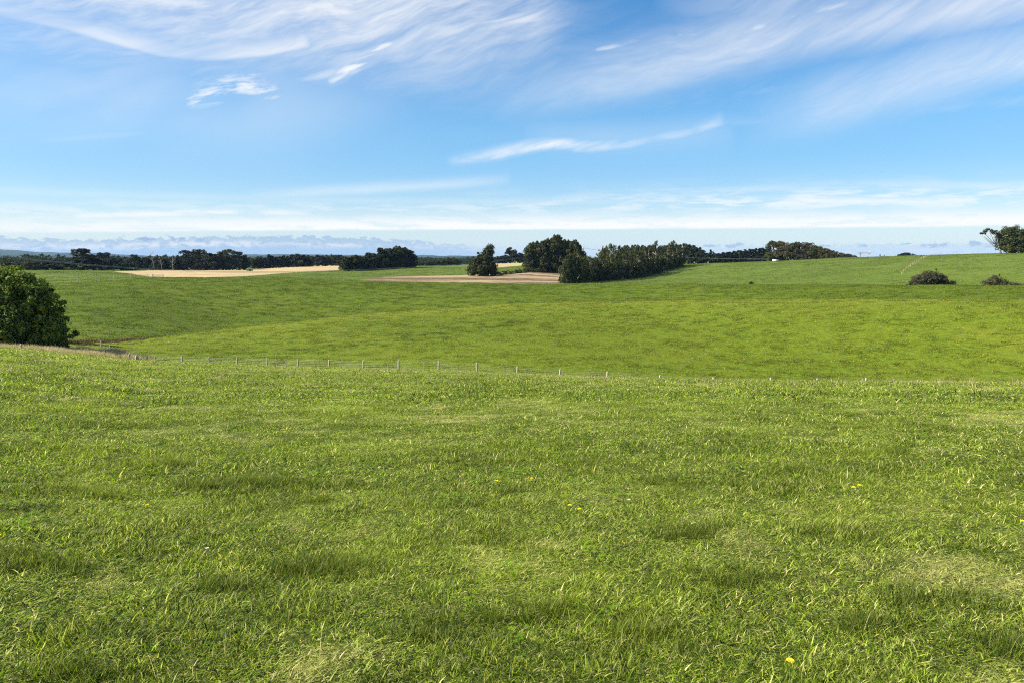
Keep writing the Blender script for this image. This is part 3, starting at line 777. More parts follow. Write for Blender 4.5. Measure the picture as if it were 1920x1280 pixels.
# shelterbelt beyond the right-hand hill crest
b10 = [(1283, 458, 'pine'), (1291, 460, 'pine'), (1300, 461, 'pine'), (1309, 465, 'pine'), (1317, 470, 'pine'), (1324, 475, 'pine'), (1332, 468, 'conifer'), (1337, 472, 'conifer'), (1343, 476, 'pine')]
for i, (px, yt, k) in enumerate(b10):
    plant(k, px, 640, yt, 21 if k == 'pine' else 13, f'dark {k} beyond the crest, {ORD[i]} from the end of the poplar row', 'dark trees beyond the hill crest', ybase=490)
n = 24
for i in range(n):
    f = i / (n - 1); px = 1347 + f * 95
    plant('conifer', px, 655 + (i % 2) * 9, 475.0 - f * 12 + [0, 1.2, -.8, .7, -1.0][i % 5], 17, f'slim near-black spruce, {ORD[i]} from the left in the even row past the crest', 'spruces in the even row', ybase=490)
b11 = [(1449, 455, 20), (1459, 454.5, 20), (1469, 456, 18), (1479, 459, 18), (1489, 457, 18), (1499, 456, 18), (1509, 457, 18), (1519, 458, 18), (1529, 463, 17), (1538, 465, 16), (1546, 467, 15), (1554, 470, 14), (1562, 471, 13), (1570, 473, 13), (1578, 475, 12), (1586, 476.5, 12), (1593, 478, 10), (1600, 479.5, 9)]
for i, (px, yt, w) in enumerate(b11):
    plant('brown' if i % 4 else 'round', px, 590 - i, yt, w * 1.25, f'bronze-green rounded tree, {ORD[i]} from the left in the clump tapering along the crest', 'bronze-green trees along the crest', ybase=486)
for i, (px, yt, w) in enumerate([(1689, 477, 12), (1700, 474.3, 16), (1711, 476.5, 12)]):
    plant('pine', px, 600, yt, w * 1.3, f'dark treetop just showing over the bare crest, {ORD[i]} of three from the left', 'treetops behind the bare crest', ybase=480)
for i, px in enumerate((1650, 1658)):
    plant('poplar', px, 640, 477.5 + i, 3.5, ['thin spindly tree over the crest, nearer the pylon', 'stubbier thin tree over the crest, farther from the pylon'][i], 'thin trees over the crest', ybase=480)
# crest tree at the right edge and its leaning neighbour
t = tree_root('rounded_crest_tree', 1897, 436, 'dense dark rounded tree on the hill crest, darkest crown on the skyline', ybase=472)
c_, BC = big_crown('crown', t, 31, [(0, 0, 5.5, 8, 7, 5), (-1, 0, 9, 6.5, 6, 4.5), (5, 0, 7, 7, 6, 5), (9, 0, 5, 6, 6, 4.5), (1, 0, 3, 8, 7, 3)], L_ever, .36, 20000, 1.4)
limbs(t, BC, .55, (0, 0, 4.5), B_dark, 16, 2)
t = tree_root('leaning_tree', 1878, 433, 'wind-bent open tree with bare pale limbs leaning out from the rounded crest tree', ybase=472)
pts = [(-9.5, 0, 10.2, 1.7, 1.5, 1.0), (-7.2, 0, 11.2, 1.8, 1.5, .9), (-4.9, 0, 10.7, 1.6, 1.5, .9), (-10.3, 0, 8.9, .9, .9, .6), (-3.6, .3, 9.6, 1.3, 1.3, .8), (-2.2, 0, 8.4, 1.3, 1.3, 1.1)]
c_, BC = big_crown('crown', t, 33, pts, L_pine, .26, 1500, .7)
mb = MB()
mb.tube([(0, 0, -.6), (-1.0, 0, 2.2), (-2.4, 0, 4.6)], [.5, .38, .28], 8)
for p in pts:
    e = Vector(p[:3]); s0 = Vector((-2.0, 0, 4.0)); mb.tube([s0, s0.lerp(e, .35) + Vector((-.3, 0, -.35)), s0.lerp(e, .7) + Vector((0, .2, .1)), e], [.24, .17, .11, .05], 6)
mb.tube([(-1.2, 0, 2.4), (-3.6, 0, 3.4), (-6.2, 0, 5.6), (-8.4, 0, 7.2), (-9.6, 0, 9.0)], [.22, .16, .12, .08, .04], 6)
mb.tube([(-.8, 0, 2.0), (.8, 0, 4.8), (2.0, 0, 7.8)], [.26, .18, .1], 6)
mb.build('trunk', B_pale, t, True)
# gorse in the hollow, cut off by the nearer crest
for px, D, lb, parts, n_, lf in (
    (1743, 278, 'wide dark domed gorse bush in the hollow below the hill fence', [(0, 0, 1.9, 4.6, 4, 3.0), (-2.2, 0, 1.6, 3.6, 3, 2.2), (2.4, 0, 1.5, 3.6, 3, 2.2), (-5.2, 0, .8, 2.2, 2, 1.1), (5.6, 0, .8, 2.6, 2.2, 1.1)], 24000, .17),
    (1868, 274, 'thin brownish gorse bush on the hollow edge, paler than the wide dark one', [(-.4, 0, 1.5, 2.9, 2.5, 2.1), (1.6, 0, 1.2, 2.4, 2.3, 1.7), (-2.6, 0, .9, 1.8, 1.8, 1.1)], 4200, .17),
    (1900, 273, 'low straggling brown scrub trailing away from the thin gorse bush', [(-1, 0, .4, 2.4, 2, .7), (1.5, 0, .35, 2.0, 2, .5)], 1800, .16)):
    t = tree_root('gorse_bush', px, D, lb, 'bush', ybase=536)
    c_, BC = big_crown('crown', t, int(px), parts, L_gorse, lf, n_, .75)
    limbs(t, BC, .12, (0, 0, .5), B_dark, 14, 3)
plant('gorse', 1408, 305, 528, 9, 'tiny lone dark bush on the pasture below the white trough', None, 'bush', ybase=531)
# great leafy tree beside the wet hollow
t = tree_root('leafy_tree', 28, 128, 'huge dense leafy tree with bright green outer leaves beside the rough wet hollow', ybase=648)
c_, BC = big_crown('crown', t, 41, [(-1.5, 0, 5.0, 7.2, 6.5, 4.4), (-2.5, 0, 8.6, 5.6, 5.0, 3.2), (2.2, -1, 8.4, 3.4, 4, 2.7), (4.6, -1, 6.6, 2.4, 3, 1.9), (5.6, -1, 3.6, 2.0, 3, 1.7), (5.6, -1, 1.4, 2.6, 3, 1.2), (-5, -2, 5, 4, 4, 4), (0, -4, 3.5, 4.5, 3.5, 3.2), (-4.5, -2, 9.5, 2.2, 2.2, 2.0), (0.2, -2, 10.4, 1.6, 1.6, 1.3), (0, 0, 1.6, 7, 6, 1.6)], L_lush, .22, 80000, .95)
limbs(t, BC, .6, (0, 0, 4), B_dark, 24, 4)
t = tree_root('yellow_shrub', 2, 150, 'yellow-green bushy crown showing over the top of the huge leafy tree', ybase=648)
c_, BC = big_crown('crown', t, 43, [(0, 0, 7, 3.0, 3, 5.8), (-3, 0, 7, 3, 3, 5.4)], L_yel, .24, 9000, .9)
limbs(t, BC, .3, (0, 0, 5), B_dark, 12, 5)
# bleached dead trees in front of the shelterbelt
for i, (px, yt, lb) in enumerate([(290, 471.5, 'bleached dead tree with forked bare top leaning over the shelterbelt'), (304, 478, 'slim leaning dead trunk between the two taller bleached ones'), (324, 480, 'upright pale dead trunk with one low side branch')]):
    D = 690
    o = tree_root('dead_tree', px, D, lb, ybase=505)
    hh = CAM_Z + D * azt(px, yt)[1] - (o.location.z)
    ln = [-.30, -.20, .05][i]
    mb = MB(); r = random.Random(i)
    mb.tube([(0, 0, -.5), (ln * hh * .2, 0, hh * .4), (ln * hh * .5, 0, hh * .75), (ln * hh * .7, 0, hh)], [.24, .2, .14, .06], 7)
    for j in range(5 if i == 0 else 3):
        f = .35 + .12 * j; z0 = hh * f; x0 = ln * hh * f * .6; s = -1 if j % 2 else 1
        mb.tube([(x0, 0, z0), (x0 + s * 1.2, .2, z0 + 1.3), (x0 + s * r.uniform(2, 3.2), .3, z0 + r.uniform(2.2, 3.6))], [.2, .14, .05], 5)
    mb.build('trunk', B_grey, o, True)

# woods and hedges scattered on the far plain: nobody could count them
def woods():
    r = np.random.default_rng(77); Vs = []; Ts = []; Sh = []; n0 = 0
    cents = []
    for _ in range(110):
        px = r.uniform(-100, 1000); D = 1150 * (6.0 ** r.random())
        a = azt(px, 480)[0]; L = r.uniform(60, 300) * (D / 2500) ** .5; th = r.normal() * .35
        for k in range(int(L / 7)):
            s = (k * 7 - L / 2); cents.append((math.sin(a) * D + s * math.cos(th), math.cos(a) * D + s * math.sin(th) + r.normal() * 6, r.uniform(6, 14)))
    for px in np.arange(-10, 130, 6):
        a = azt(px, 490)[0]; D = r.uniform(1000, 1300); cents.append((math.sin(a) * D, math.cos(a) * D, r.uniform(5, 10)))
    C = np.array(cents); Z = height(C[:, 0], C[:, 1])
    V, T, sh, _ = unit_crown('round', 900, 14, 120, .16, .26, 0.0, tall=1.0)
    for (x, y, hh), z in zip(C, Z):
        w = hh * r.uniform(.8, 1.3)
        Vs.append(V * np.array([w, w, hh]) + np.array([x, y, z - .5])); Ts.append(T + n0); Sh.append(sh); n0 += len(V)
    o = link('far_woods', mesh('far_woods', np.concatenate(Vs), np.concatenate(Ts), None, L_ever, False, {'shade': np.concatenate(Sh)}))
    tag(o, 'dark far-off woods and hedgerows dotted over the plain below the blue hills', 'woods', None, 'stuff')
woods()

# ------------------------------------------------------------------ fences
m = new_mat('weathered_post_wood'); tcn = m.node_tree.nodes.new('ShaderNodeTexCoord'); o_ = X_(tcn.outputs['Object'])
c = ramp(noise(mapped(o_, (14, 14, 1.6)), 2, 5, .7), [(0.3, (0.25, 0.22, 0.175)), (0.55, (0.40, 0.365, 0.30)), (0.75, (0.52, 0.485, 0.41))])
finish(c, .9, .15, noise(mapped(o_, (30, 30, 2)), 2, 4), .01); M_post = m
m = new_mat('grey_batten_wood'); c = ramp(noise(mapped(geo_pos(), (8, 8, 2)), 2, 4), [(.3, (.16, .13, .10)), (.7, (.30, .26, .20))]); finish(c, .9, .1); M_batt = m
m = new_mat('galvanised_wire'); c = ramp(noise(geo_pos(), 3, 3), [(.3, (.30, .30, .29)), (.7, (.48, .47, .45))]); finish(c, .5, .4, metallic=.5); M_wire = m
def fence(name, pts, label, post_h=POST_H, r0=.095, battens=2, wires=(.25, .45, .65, .85, 1.02), wr=.003, lean=.03, seed=3):
    x0, y0 = pts[0]; root = bpy.data.objects.new(name, None); COL.objects.link(root)
    root.location = (x0, y0, H(x0, y0)); z0 = root.location.z
    tag(root, label, 'fence')
    rr = random.Random(seed)
    G = [(x, y, H(x, y)) for x, y in pts]
    pm = []
    for v in range(3):
        mb = MB(); mb.tube([(0, 0, -.4), (0, 0, .4), (.004 * v, 0, 1.0), (.004, 0, 1.12), (0, 0, 1.15)], [r0 * 1.1, r0, r0 * .95, r0 * .9, r0 * .55], 10)
        pm.append(mb.mesh('post', M_post, True))
    mb = MB(); mb.box((0, 0, .5), (.045, .03, 1.05)); bm = mb.mesh('batten', M_batt)
    for i, (x, y, z) in enumerate(G):
        o = link('post', pm[i % 3], root); o.location = (x - x0, y - y0, z - z0)
        o.rotation_euler = (rr.gauss(0, lean), rr.gauss(0, lean), rr.uniform(0, 6)); o.scale = (1, 1, post_h / 1.15 * rr.uniform(.96, 1.04))
        if i + 1 < len(G):
            xb, yb, zb = G[i + 1]
            for k in range(battens):
                f = (k + 1) / (battens + 1) + rr.uniform(-.03, .03); bx, by = x + (xb - x) * f, y + (yb - y) * f
                o = link('batten', bm, root); o.location = (bx - x0, by - y0, H(bx, by) - z0 + .05)
                o.rotation_euler = (rr.gauss(0, .05), rr.gauss(0, .07), math.atan2(yb - y, xb - x)); o.scale = (1, 1, post_h / 1.15 * rr.uniform(.85, .95))
    for wz in wires:
        mb = MB()
        P = []
        for i in range(len(G) - 1):
            for f in (0, .5):
                p = Vector(G[i]).lerp(Vector(G[i + 1]), f); P.append((p.x - x0, p.y - y0, p.z - z0 + wz * post_h / 1.15 - (.02 if f else 0)))
        p = G[-1]; P.append((p[0] - x0, p[1] - y0, p[2] - z0 + wz * post_h / 1.15))
        mb.tube(P, wr, 4); mb.build('wire', M_wire, root)
    return root
c0 = at(243, 113, 678)
LINE = [(c0[0], c0[1])] + FENCE
xl, yl = LINE[-1]; LINE += [(xl + 5, yl - .8), (xl + 10, yl - 1.6)]
fence('post_and_wire_fence', LINE, 'long fence of pale round posts, battens and wire running behind the near paddock crest')
# second fence leaving the corner post, close-set battens
q = [at(243, 113.8, 678), at(232, 118, 672), at(220, 124, 668), at(207, 130, 664), at(190, 137, 660)]
fence('batten_fence', [(p[0], p[1]) for p in q], 'short fence of close-set dark battens leading from the corner post into dry grass', post_h=1.2, battens=5, wires=(.3, .6, .9), seed=8)
p0 = at(256, 110.5, 676)
o = bpy.data.objects.new('fence_post', None); COL.objects.link(o); o.location = (p0[0], p0[1], p0[2])
tag(o, 'stout lone strainer post with a bracing stay beside the fence corner', 'post')
mb = MB(); mb.tube([(0, 0, -.4), (0, 0, .5), (0, 0, .95), (0, 0, 1.0)], [.15, .14, .135, .08], 10); mb.build('post', M_post, o, True)
mb = MB(); mb.tube([(.1, 0, .75), (1.2, -.2, .05)], [.05, .05], 6); mb.build('stay', M_batt, o)
p0 = at(40, 106, 655)
o = bpy.data.objects.new('fence_post', None); COL.objects.link(o); o.location = (p0[0], p0[1], p0[2])
tag(o, 'single whitish post standing in dry grass in front of the huge leafy tree', 'post')
mb = MB(); mb.tube([(0, 0, -.4), (0, 0, .6), (0, 0, 1.0), (0, 0, 1.05)], [.12, .11, .11, .06], 10); mb.build('post', M_post, o, True)
mb = MB()
for dz_ in (.45, .8): mb.box((0, -.115, dz_), (.10, .02, .03))
mb.build('staple_plate', M_wire, o)
# far fences
q = [at(px, D, 528) for px, D in ((134, 322), (147, 325), (164, 328), (181, 331), (198, 334), (214, 337), (230, 341), (246, 345), (262, 349), (278, 353))]
fence('pasture_fence', [(p[0], p[1]) for p in q], 'faint far fence dividing two green paddocks above the hollow', post_h=1.5, r0=.14, battens=0, wires=(.5, 1.0), wr=.006, seed=4)
q = [at(1690 + (1752 - 1690) * f, 345 + 140 * f, 520) for f in np.linspace(0, 1, 17)]
fence('hillside_fence', [(p[0], p[1]) for p in q], 'fence climbing the far slope through brown dead grass to the skyline', post_h=1.1, r0=.055, battens=0, wires=(.5, 1.0), wr=.006, seed=5)
# farm gate beside the stubble
M_white = new_mat('off_white_paint'); c = ramp(noise(geo_pos(), 2, 4), [(.3, (.62, .60, .54)), (.7, (.74, .72, .66))]); finish(c, .6, .3)
g = bpy.data.objects.new('farm_gate', None); COL.objects.link(g); p0 = at(296, 358, 522); g.location = p0
tag(g, 'small dark farm gate at the corner of the stubble field', 'gate')
mb = MB()
for k in range(5): mb.tube([(-2.0, 0, .25 + k * .24), (2.0, 0, .25 + k * .24)], .03, 5)
mb.tube([(-2, 0, .2), (-2, 0, 1.25)], .035, 5); mb.tube([(2, 0, .2), (2, 0, 1.25)], .035, 5); mb.tube([(-2, 0, .25), (2, 0, 1.2)], .03, 5)
mb.build('gate_panel', M_batt, g)
for sx in (-1, 1):
    mb = MB(); mb.tube([(sx * 2.3, 0, -.3), (sx * 2.3, 0, 1.5)], .15, 8); mb.build('post', M_post, g)
# white water tank on the crest
w = bpy.data.objects.new('water_trough', None); COL.objects.link(w); p0 = at(1454, 540, 490); w.location = (p0[0], p0[1], p0[2])
tag(w, 'low white water trough on the hill crest by the bronze-green trees', 'trough')
mb = MB(); mb.tube([(0, 0, -.3), (0, 0, 1.0), (0, 0, 1.15)], [2.0, 2.0, 1.9], 24); mb.build('trough_body', M_white, w, True)
mb = MB(); mb.tube([(0, 0, 1.1), (0, 0, 1.2)], [2.06, 2.06], 24); mb.build('rim', M_white, w, True)
# small pale-roofed shed at the foot of the shelterbelt
M_shed = new_mat('green_painted_iron'); c = ramp(noise(mapped(geo_pos(), (9, 9, .3)), 1, 3), [(.3, (.16, .22, .10)), (.7, (.24, .30, .15))]); finish(c, .7, .3)
M_dark = new_mat('painted_opening_shade'); finish((.02, .02, .02), .9, .1)
s = bpy.data.objects.new('shed', None); COL.objects.link(s); p0 = at(468, 640, 509); s.location = (p0[0], p0[1], p0[2] + .0)
tag(s, 'small green shed with a curved pale roof at the foot of the shelterbelt', 'shed')
mb = MB(); mb.box((0, 0, 1.0), (5, 3.6, 2.4)); mb.build('wall', M_shed, s)
mb = MB()
V = []; 
for k in range(9):
    a = math.pi * k / 8; V += [(-2.6 * math.cos(a), -2.0, 2.2 + .9 * math.sin(a)), (-2.6 * math.cos(a), 2.0, 2.2 + .9 * math.sin(a))]
Qf = [(2 * k, 2 * k + 1, 2 * k + 3, 2 * k + 2) for k in range(8)] + [(0, 16, 17, 1)]
mb.add(V, Qf, [(0, 2 * k, 2 * k + 2) for k in range(1, 8)] + [(1, 2 * k + 3, 2 * k + 1) for k in range(1, 8)])
mb.build('roof', M_shed, s); s.scale = (.85, .85, .85)
mb = MB(); mb.box((1.0, -1.83, .9), (1.2, .05, 1.9)); mb.build('opening_shade_panel', M_dark, s)  # flat near-black panel: shade inside the opening put into its colour

# ------------------------------------------------------------------ pylons and cables
def pylon(px, D, ytop, wpx, label, base_sink=0):
    x, y, z = at(px, D, 480)
    hgt = CAM_Z + D * azt(px, ytop)[1] - z
    o = bpy.data.objects.new('pylon', None); COL.objects.link(o); o.location = (x, y, z); tag(o, label, 'pylon')
    w = wpx / F * D; t_ = .13
    top = hgt; arm = hgt * .80
    for nm, sx in (('leg', -1), ('leg', 1)):
        mb = MB()
        fx = sx * w * .36; s0, s1 = hgt * .045, hgt * .02
        for cx, cy in ((-1, -1), (1, -1), (1, 1), (-1, 1)):
            mb.tube([(fx * .55 + cx * s0, cy * s0, -.5), (fx + cx * s1, cy * s1, arm)], t_, 4)
        for k in range(8):
            f0, f1 = k / 8, (k + 1) / 8
            for cy in (-1, 1):
                xa = fx * (.55 + .45 * f0); xb = fx * (.55 + .45 * f1); sa = s0 + (s1 - s0) * f0; sb = s0 + (s1 - s0) * f1
                c = 1 if k % 2 else -1
                mb.tube([(xa - c * sa, cy * sa, arm * f0), (xb + c * sb, cy * sb, arm * f1)], t_ * .7, 4)
        mb.build('leg', M_wire, o)
    mb = MB()
    for zz in (arm, arm + hgt * .06):
        for cy in (-.5, .5): mb.tube([(-w * .52, cy, zz), (w * .52, cy, zz)], t_, 4)
    for k in range(12):
        xa = -w * .5 + w * k / 12; mb.tube([(xa, 0, arm if k % 2 else arm + hgt * .06), (xa + w / 12, 0, arm + hgt * .06 if k % 2 else arm)], t_ * .7, 4)
    for sx in (-1, 1): mb.tube([(sx * w * .36, 0, arm), (sx * w * .42, 0, top)], t_, 4)
    mb.build('crossarm', M_wire, o)
    for sx in (-.48, 0, .48):
        mb = MB(); mb.tube([(sx * w, 0, arm), (sx * w, 0, arm - hgt * .09)], [.16, .12], 6); mb.build('insulator', M_white, o)
    return Vector((x, y, z + arm - hgt * .09)), w
PA, wa = pylon(1087, 545, 457, 16, 'pale lattice pylon rising beside the tallest clump of evergreens')
PB, wb = pylon(1621, 900, 470.5, 21, 'pale lattice pylon standing over the bare hill crest, spanning with a wide crossarm')
def P3(px, py, D):
    X, Y, Z = ray(px, py); s_ = D / math.hypot(X, Y); return Vector((X * s_, Y * s_, Z * s_ + CAM_Z))
def cable(label, ctrl, r_=.06):
    o = MB(); o.tube(ctrl, r_, 5)
    ob = o.build('power_cable', M_wire); tag(ob, label, 'cable', 'power cables')
LP = [P3(px, py, D) for px, py, D in ((1087, 464, 545), (1040, 474, 520), (985, 482, 500), (930, 489, 480), (860, 495.5, 460), (780, 501, 440), (700, 505, 425), (600, 508.5, 410), (500, 510, 398), (420, 509.6, 390), (350, 507.8, 384), (260, 503.5, 378), (160, 496, 372), (60, 486.5, 368), (-60, 473, 366), (-300, 440, 362))]
cable('pale power cable sagging across the trees left of the pylon by the tallest clump', LP, .075)
cable('second power cable hanging just below its twin left of the pylon by the tallest clump', [p + Vector((0, 3, -.55)) for p in LP], .05)
RP = [P3(px, py, D) for px, py, D in ((1087, 464, 545), (1140, 473, 560), (1200, 480, 575), (1278, 483.5, 590), (1340, 485, 598), (1400, 486, 604), (1455, 486.5, 600))]
RP2 = [P3(px, py, D) for px, py, D in ((1455, 486.5, 600), (1520, 484, 700), (1580, 479.5, 810), (1621, 475, 900))]
cable('pale power cable drawn across the dark trees beyond the poplar row', RP + RP2[1:], .075)

# ------------------------------------------------------------------ grass
def m_grass(name, dark, mid, lite, straw, tr=.45, spc=.28, k=.92):
    dark, mid, lite, straw = dim(k, dark, mid, lite, straw)
    m = new_mat(name)
    s = attr('shade'); hgt = attr('tip'); tint = attr('tint', 'INSTANCER'); r = objrand()
    P = geo_pos()
    c = ramp(s, [(0.0, dark), (.14, dark), (.40, mid), (.78, lite), (.90, lite), (.93, straw), (1.0, straw)])
    c = mixc((tint - .5).step(0.05, .5) * .62, c, dark)                 # lush
    c = mixc((.5 - tint).step(0.05, .5) * .55, c, straw)                # dry
    big = noise(P, .35, 3, .5)
    c = mixc(big.step(.45, .7) * .3, c, lite)
    c = mixc(hgt.step(.45, 1.0) * .22, c, straw)                        # drier leaf tips
    hsn = m.node_tree.nodes.new('ShaderNodeHueSaturation'); m.node_tree.links.new(c.s, hsn.inputs['Color'])
    m.node_tree.links.new((r * .4 + .8).s, hsn.inputs['Value'])
    finish(X_(hsn.outputs[0]), .45, spc, transl=(tr, (1.0, 1.1, .45)))
    return m
G_near = m_grass('green_grass_blade', (.012, .032, .002), (.170, .285, .010), (.420, .500, .050), (.70, .62, .26), .48, .18, 1.0)
G_straw = m_grass('near_straw', (.16, .13, .04), (.32, .27, .10), (.46, .40, .18), (.5, .44, .22), .3, .1, 1.0)
G_mid = m_grass('pasture_grass_blade', (.020, .052, .002), (.112, .178, .006), (.222, .280, .015), (.50, .45, .08))
G_bright = m_grass('fresh_pasture_blade', (.020, .047, .002), (.102, .154, .005), (.178, .232, .010), (.28, .28, .04))
G_upper = m_grass('upper_pasture_blade', (.050, .085, .010), (.100, .148, .016), (.155, .200, .026), (.25, .25, .06))
G_dry = m_grass('dry_straw_blade', (.22, .16, .08), (.42, .33, .18), (.56, .46, .28), (.62, .54, .35), .25)

G_rush = m_grass('brown_rush', (.03, .022, .008), (.10, .06, .02), (.17, .11, .04), (.3, .22, .09), .2)

def tuft(seed, n, rad, hmin, hmax, wid, segs, lean=(.15, 1.0), mat=None, straw=.06, name='tuft'):
    r = np.random.default_rng(seed)
    V = []; T = []; sh = []; tp = []
    th = r.random(n) * 2 * np.pi; rr = rad * np.sqrt(r.random(n))
    bx, by = rr * np.cos(th), rr * np.sin(th)
    gl = r.random() * 6.28
    dirn = np.where(r.random(n) < .35, gl + r.normal(size=n) * .6, r.random(n) * 2 * np.pi)
    hh = hmin + (hmax - hmin) * r.random(n) ** 1.5
    ln = lean[0] + (lean[1] - lean[0]) * r.random(n)
    shade = r.random(n) * (1 - straw * 1.0); shade = np.where(r.random(n) < straw, 1.0, shade * .9)
    wv = wid * (.6 + .8 * r.random(n))
    fac = r.random(n) * np.pi
    k = 0
    for i in range(n):
        d = np.array([math.cos(dirn[i]), math.sin(dirn[i])]); f = np.array([math.cos(fac[i]), math.sin(fac[i])])
        pts = []
        a = ln[i] * .35; p = np.array([bx[i], by[i], -.01]); L = hh[i] / segs
        pts.append(p)
        for s_ in range(segs):
            a2 = a + ln[i] * 1.25 * (s_ + 1) / segs
            p = p + L * np.array([d[0] * math.sin(a2), d[1] * math.sin(a2), math.cos(a2)]); pts.append(p)
        b0 = k
        for s_, p in enumerate(pts):
            t = s_ / segs; w2 = wv[i] * (1 - t ** 1.6) * .5
            if s_ < segs:
                V.append((p[0] - f[0] * w2, p[1] - f[1] * w2, p[2])); V.append((p[0] + f[0] * w2, p[1] + f[1] * w2, p[2])); k += 2; tp += [t, t]; sh += [shade[i]] * 2
                if s_ < segs - 1: T += [(k - 2, k - 1, k), (k - 1, k + 1, k)]
            else:
                V.append(tuple(p)); T.append((k - 2, k - 1, k)); k += 1; tp.append(1.0); sh.append(shade[i])
    me = mesh(name, V, T, None, mat, False, {'shade': sh, 'tip': tp})
    return bpy.data.objects.new(name, me)

def scatter(name, X, Y, scl, tint, variants, label, cat, sink=0.0, zsc=None):
    n = len(X); Z = height(X, Y) - sink
    me = bpy.data.meshes.new(name); me.vertices.add(n)
    me.vertices.foreach_set('co', np.stack([X, Y, Z], 1).astype(np.float32).ravel())
    def fa(k, v, typ='FLOAT'):
        a = me.attributes.new(k, typ, 'POINT')
        a.data.foreach_set('vector' if typ == 'FLOAT_VECTOR' else 'value', np.asarray(v, np.float32 if typ != 'INT' else np.int32).ravel())
    r = np.random.default_rng(len(X))
    fa('scl', np.stack([scl, scl, scl if zsc is None else zsc], 1), 'FLOAT_VECTOR')
    e = .5; sx = (height(X + e, Y) - height(X - e, Y)) / (2 * e); sy = (height(X, Y + e) - height(X, Y - e)) / (2 * e)
    rz = r.random(n) * 2 * np.pi
    fa('rot', np.stack([np.zeros(n), np.zeros(n), rz], 1), 'FLOAT_VECTOR')
    fa('idx', r.integers(0, len(variants), n), 'INT'); fa('tint', tint)
    me.update()
    o = link(name, me)
    coll = bpy.data.collections.new(name + '_sources')
    for v in variants: coll.objects.link(v)
    ng = bpy.data.node_groups.new(name, 'GeometryNodeTree')
    ng.interface.new_socket('Geometry', in_out='INPUT', socket_type='NodeSocketGeometry')
    ng.interface.new_socket('Geometry', in_out='OUTPUT', socket_type='NodeSocketGeometry')
    N = ng.nodes; Lk = ng.links
    gi = N.new('NodeGroupInput'); go = N.new('NodeGroupOutput')
    mp = N.new('GeometryNodeMeshToPoints'); ci = N.new('GeometryNodeCollectionInfo'); ip = N.new('GeometryNodeInstanceOnPoints')
    ci.inputs[0].default_value = coll; ci.inputs[1].default_value = True; ci.inputs[2].default_value = True
    def na(k, t):
        q = N.new('GeometryNodeInputNamedAttribute'); q.data_type = t; q.inputs[0].default_value = k; return q.outputs[0]
    er = N.new('FunctionNodeEulerToRotation')
    Lk.new(gi.outputs[0], mp.inputs[0]); Lk.new(mp.outputs[0], ip.inputs['Points']); Lk.new(ci.outputs[0], ip.inputs['Instance'])
    ip.inputs['Pick Instance'].default_value = True
    Lk.new(na('idx', 'INT'), ip.inputs['Instance Index'])
    Lk.new(na('rot', 'FLOAT_VECTOR'), er.inputs[0]); Lk.new(er.outputs[0], ip.inputs['Rotation'])
    Lk.new(na('scl', 'FLOAT_VECTOR'), ip.inputs['Scale']); Lk.new(ip.outputs[0], go.inputs[0])
    md = o.modifiers.new('scatter', 'NODES'); md.node_group = ng
    tag(o, label, cat, None, 'stuff')
    return o

def wedge(n, r0, r1, half=39.5):
    a = np.radians((rng.random(n) * 2 - 1) * half); r = np.sqrt(rng.random(n) * (r1 * r1 - r0 * r0) + r0 * r0)
    return np.sin(a) * r, np.cos(a) * r, r, a
def fade(r, lo0, lo1, hi0, hi1):
    return (sstep(r, lo0, lo1) if lo1 > lo0 else 1.0) * (1 - sstep(r, hi0, hi1))
# lush dung-patch clumps seen in the paddock: pixel centre, radius in metres, strength
LUSH = [(570, 1072, .34, 1), (420, 1105, .2, .8), (640, 1062, .22, .9), (760, 812, .7, .8), (470, 905, .6, .9), (370, 912, .5, .6), (1780, 778, 1.0, 1.0), (1700, 776, .8, .7), (1420, 785, .8, .7),
        (1290, 1003, .25, 1), (590, 940, .25, .8), (240, 797, .9, .9), (300, 830, .6, .7), (30, 690, 1.6, .9), (1100, 870, .4, .5), (1230, 905, .4, .8), (960, 925, .22, .9),
        (190, 930, .5, .8), (1020, 1150, .2, .7), (1200, 1190, .2, .8), (780, 1190, .18, 1), (900, 1165, .15, .8), (130, 1260, .2, .8), (1610, 1175, .2, .8), (1850, 1210, .2, .9), (330, 870, .5, .6), (1640, 850, .5, .6), (1500, 885, .4, .6),
        (860, 770, .9, .6), (680, 745, 1.2, .5), (330, 730, 1.6, .6), (560, 770, .9, .6), (1150, 755, .9, .5), (1370, 1090, .25, .6), (60, 1060, .3, .7), (1750, 1130, .25, .7)]
LP_ = [(*hit(px, py)[:2], r_ * (.5 if py < 950 else .85), s_) for px, py, r_, s_ in LUSH]
def patch(X, Y):
    v = np.zeros(len(X))
    for x, y, r_, s_ in LP_:
        d = np.hypot(X - x, (Y - y) * 1.1) / r_ + (vnoise(X * 3.1, Y * 3.1) - .5) * .9
        v = np.maximum(v, s_ * (1 - sstep(d, .35, 1.15)))
    return v
def sward(X, Y):
    """(tint, height factor) of the near paddock"""
    big = fbm(X * .22 + 5, Y * .22 + 2, 3); med = fbm(X * 1.1 + 8, Y * 1.1 + 1, 3); sm = fbm(X * 4.0, Y * 4.0 + 30, 2)
    pt = patch(X, Y) * (.55 + .6 * fbm(X * 5.0 + 9, Y * 5.0 + 4, 2))
    pt = np.maximum(pt, .75 * sstep(fbm(X * 1.6 + 60, Y * 1.6 + 33, 3), .64, .74))
    tint = .5 + (big - .5) * .55 + (med - .5) * .9 + (sm - .5) * .55
    tint = np.clip(tint, 0, .75) * (1 - pt) + pt * .92
    hf = .42 + .9 * np.clip(med - .30, 0, .6) + .5 * (big - .5) + (sm - .5) * .5 + pt * .60
    hf = hf * (.62 + .85 * sstep(fbm(X * 4.3 + 21, Y * 4.3 + 2, 3), .42, .62))
    return tint, np.clip(hf, .25, 1.8)
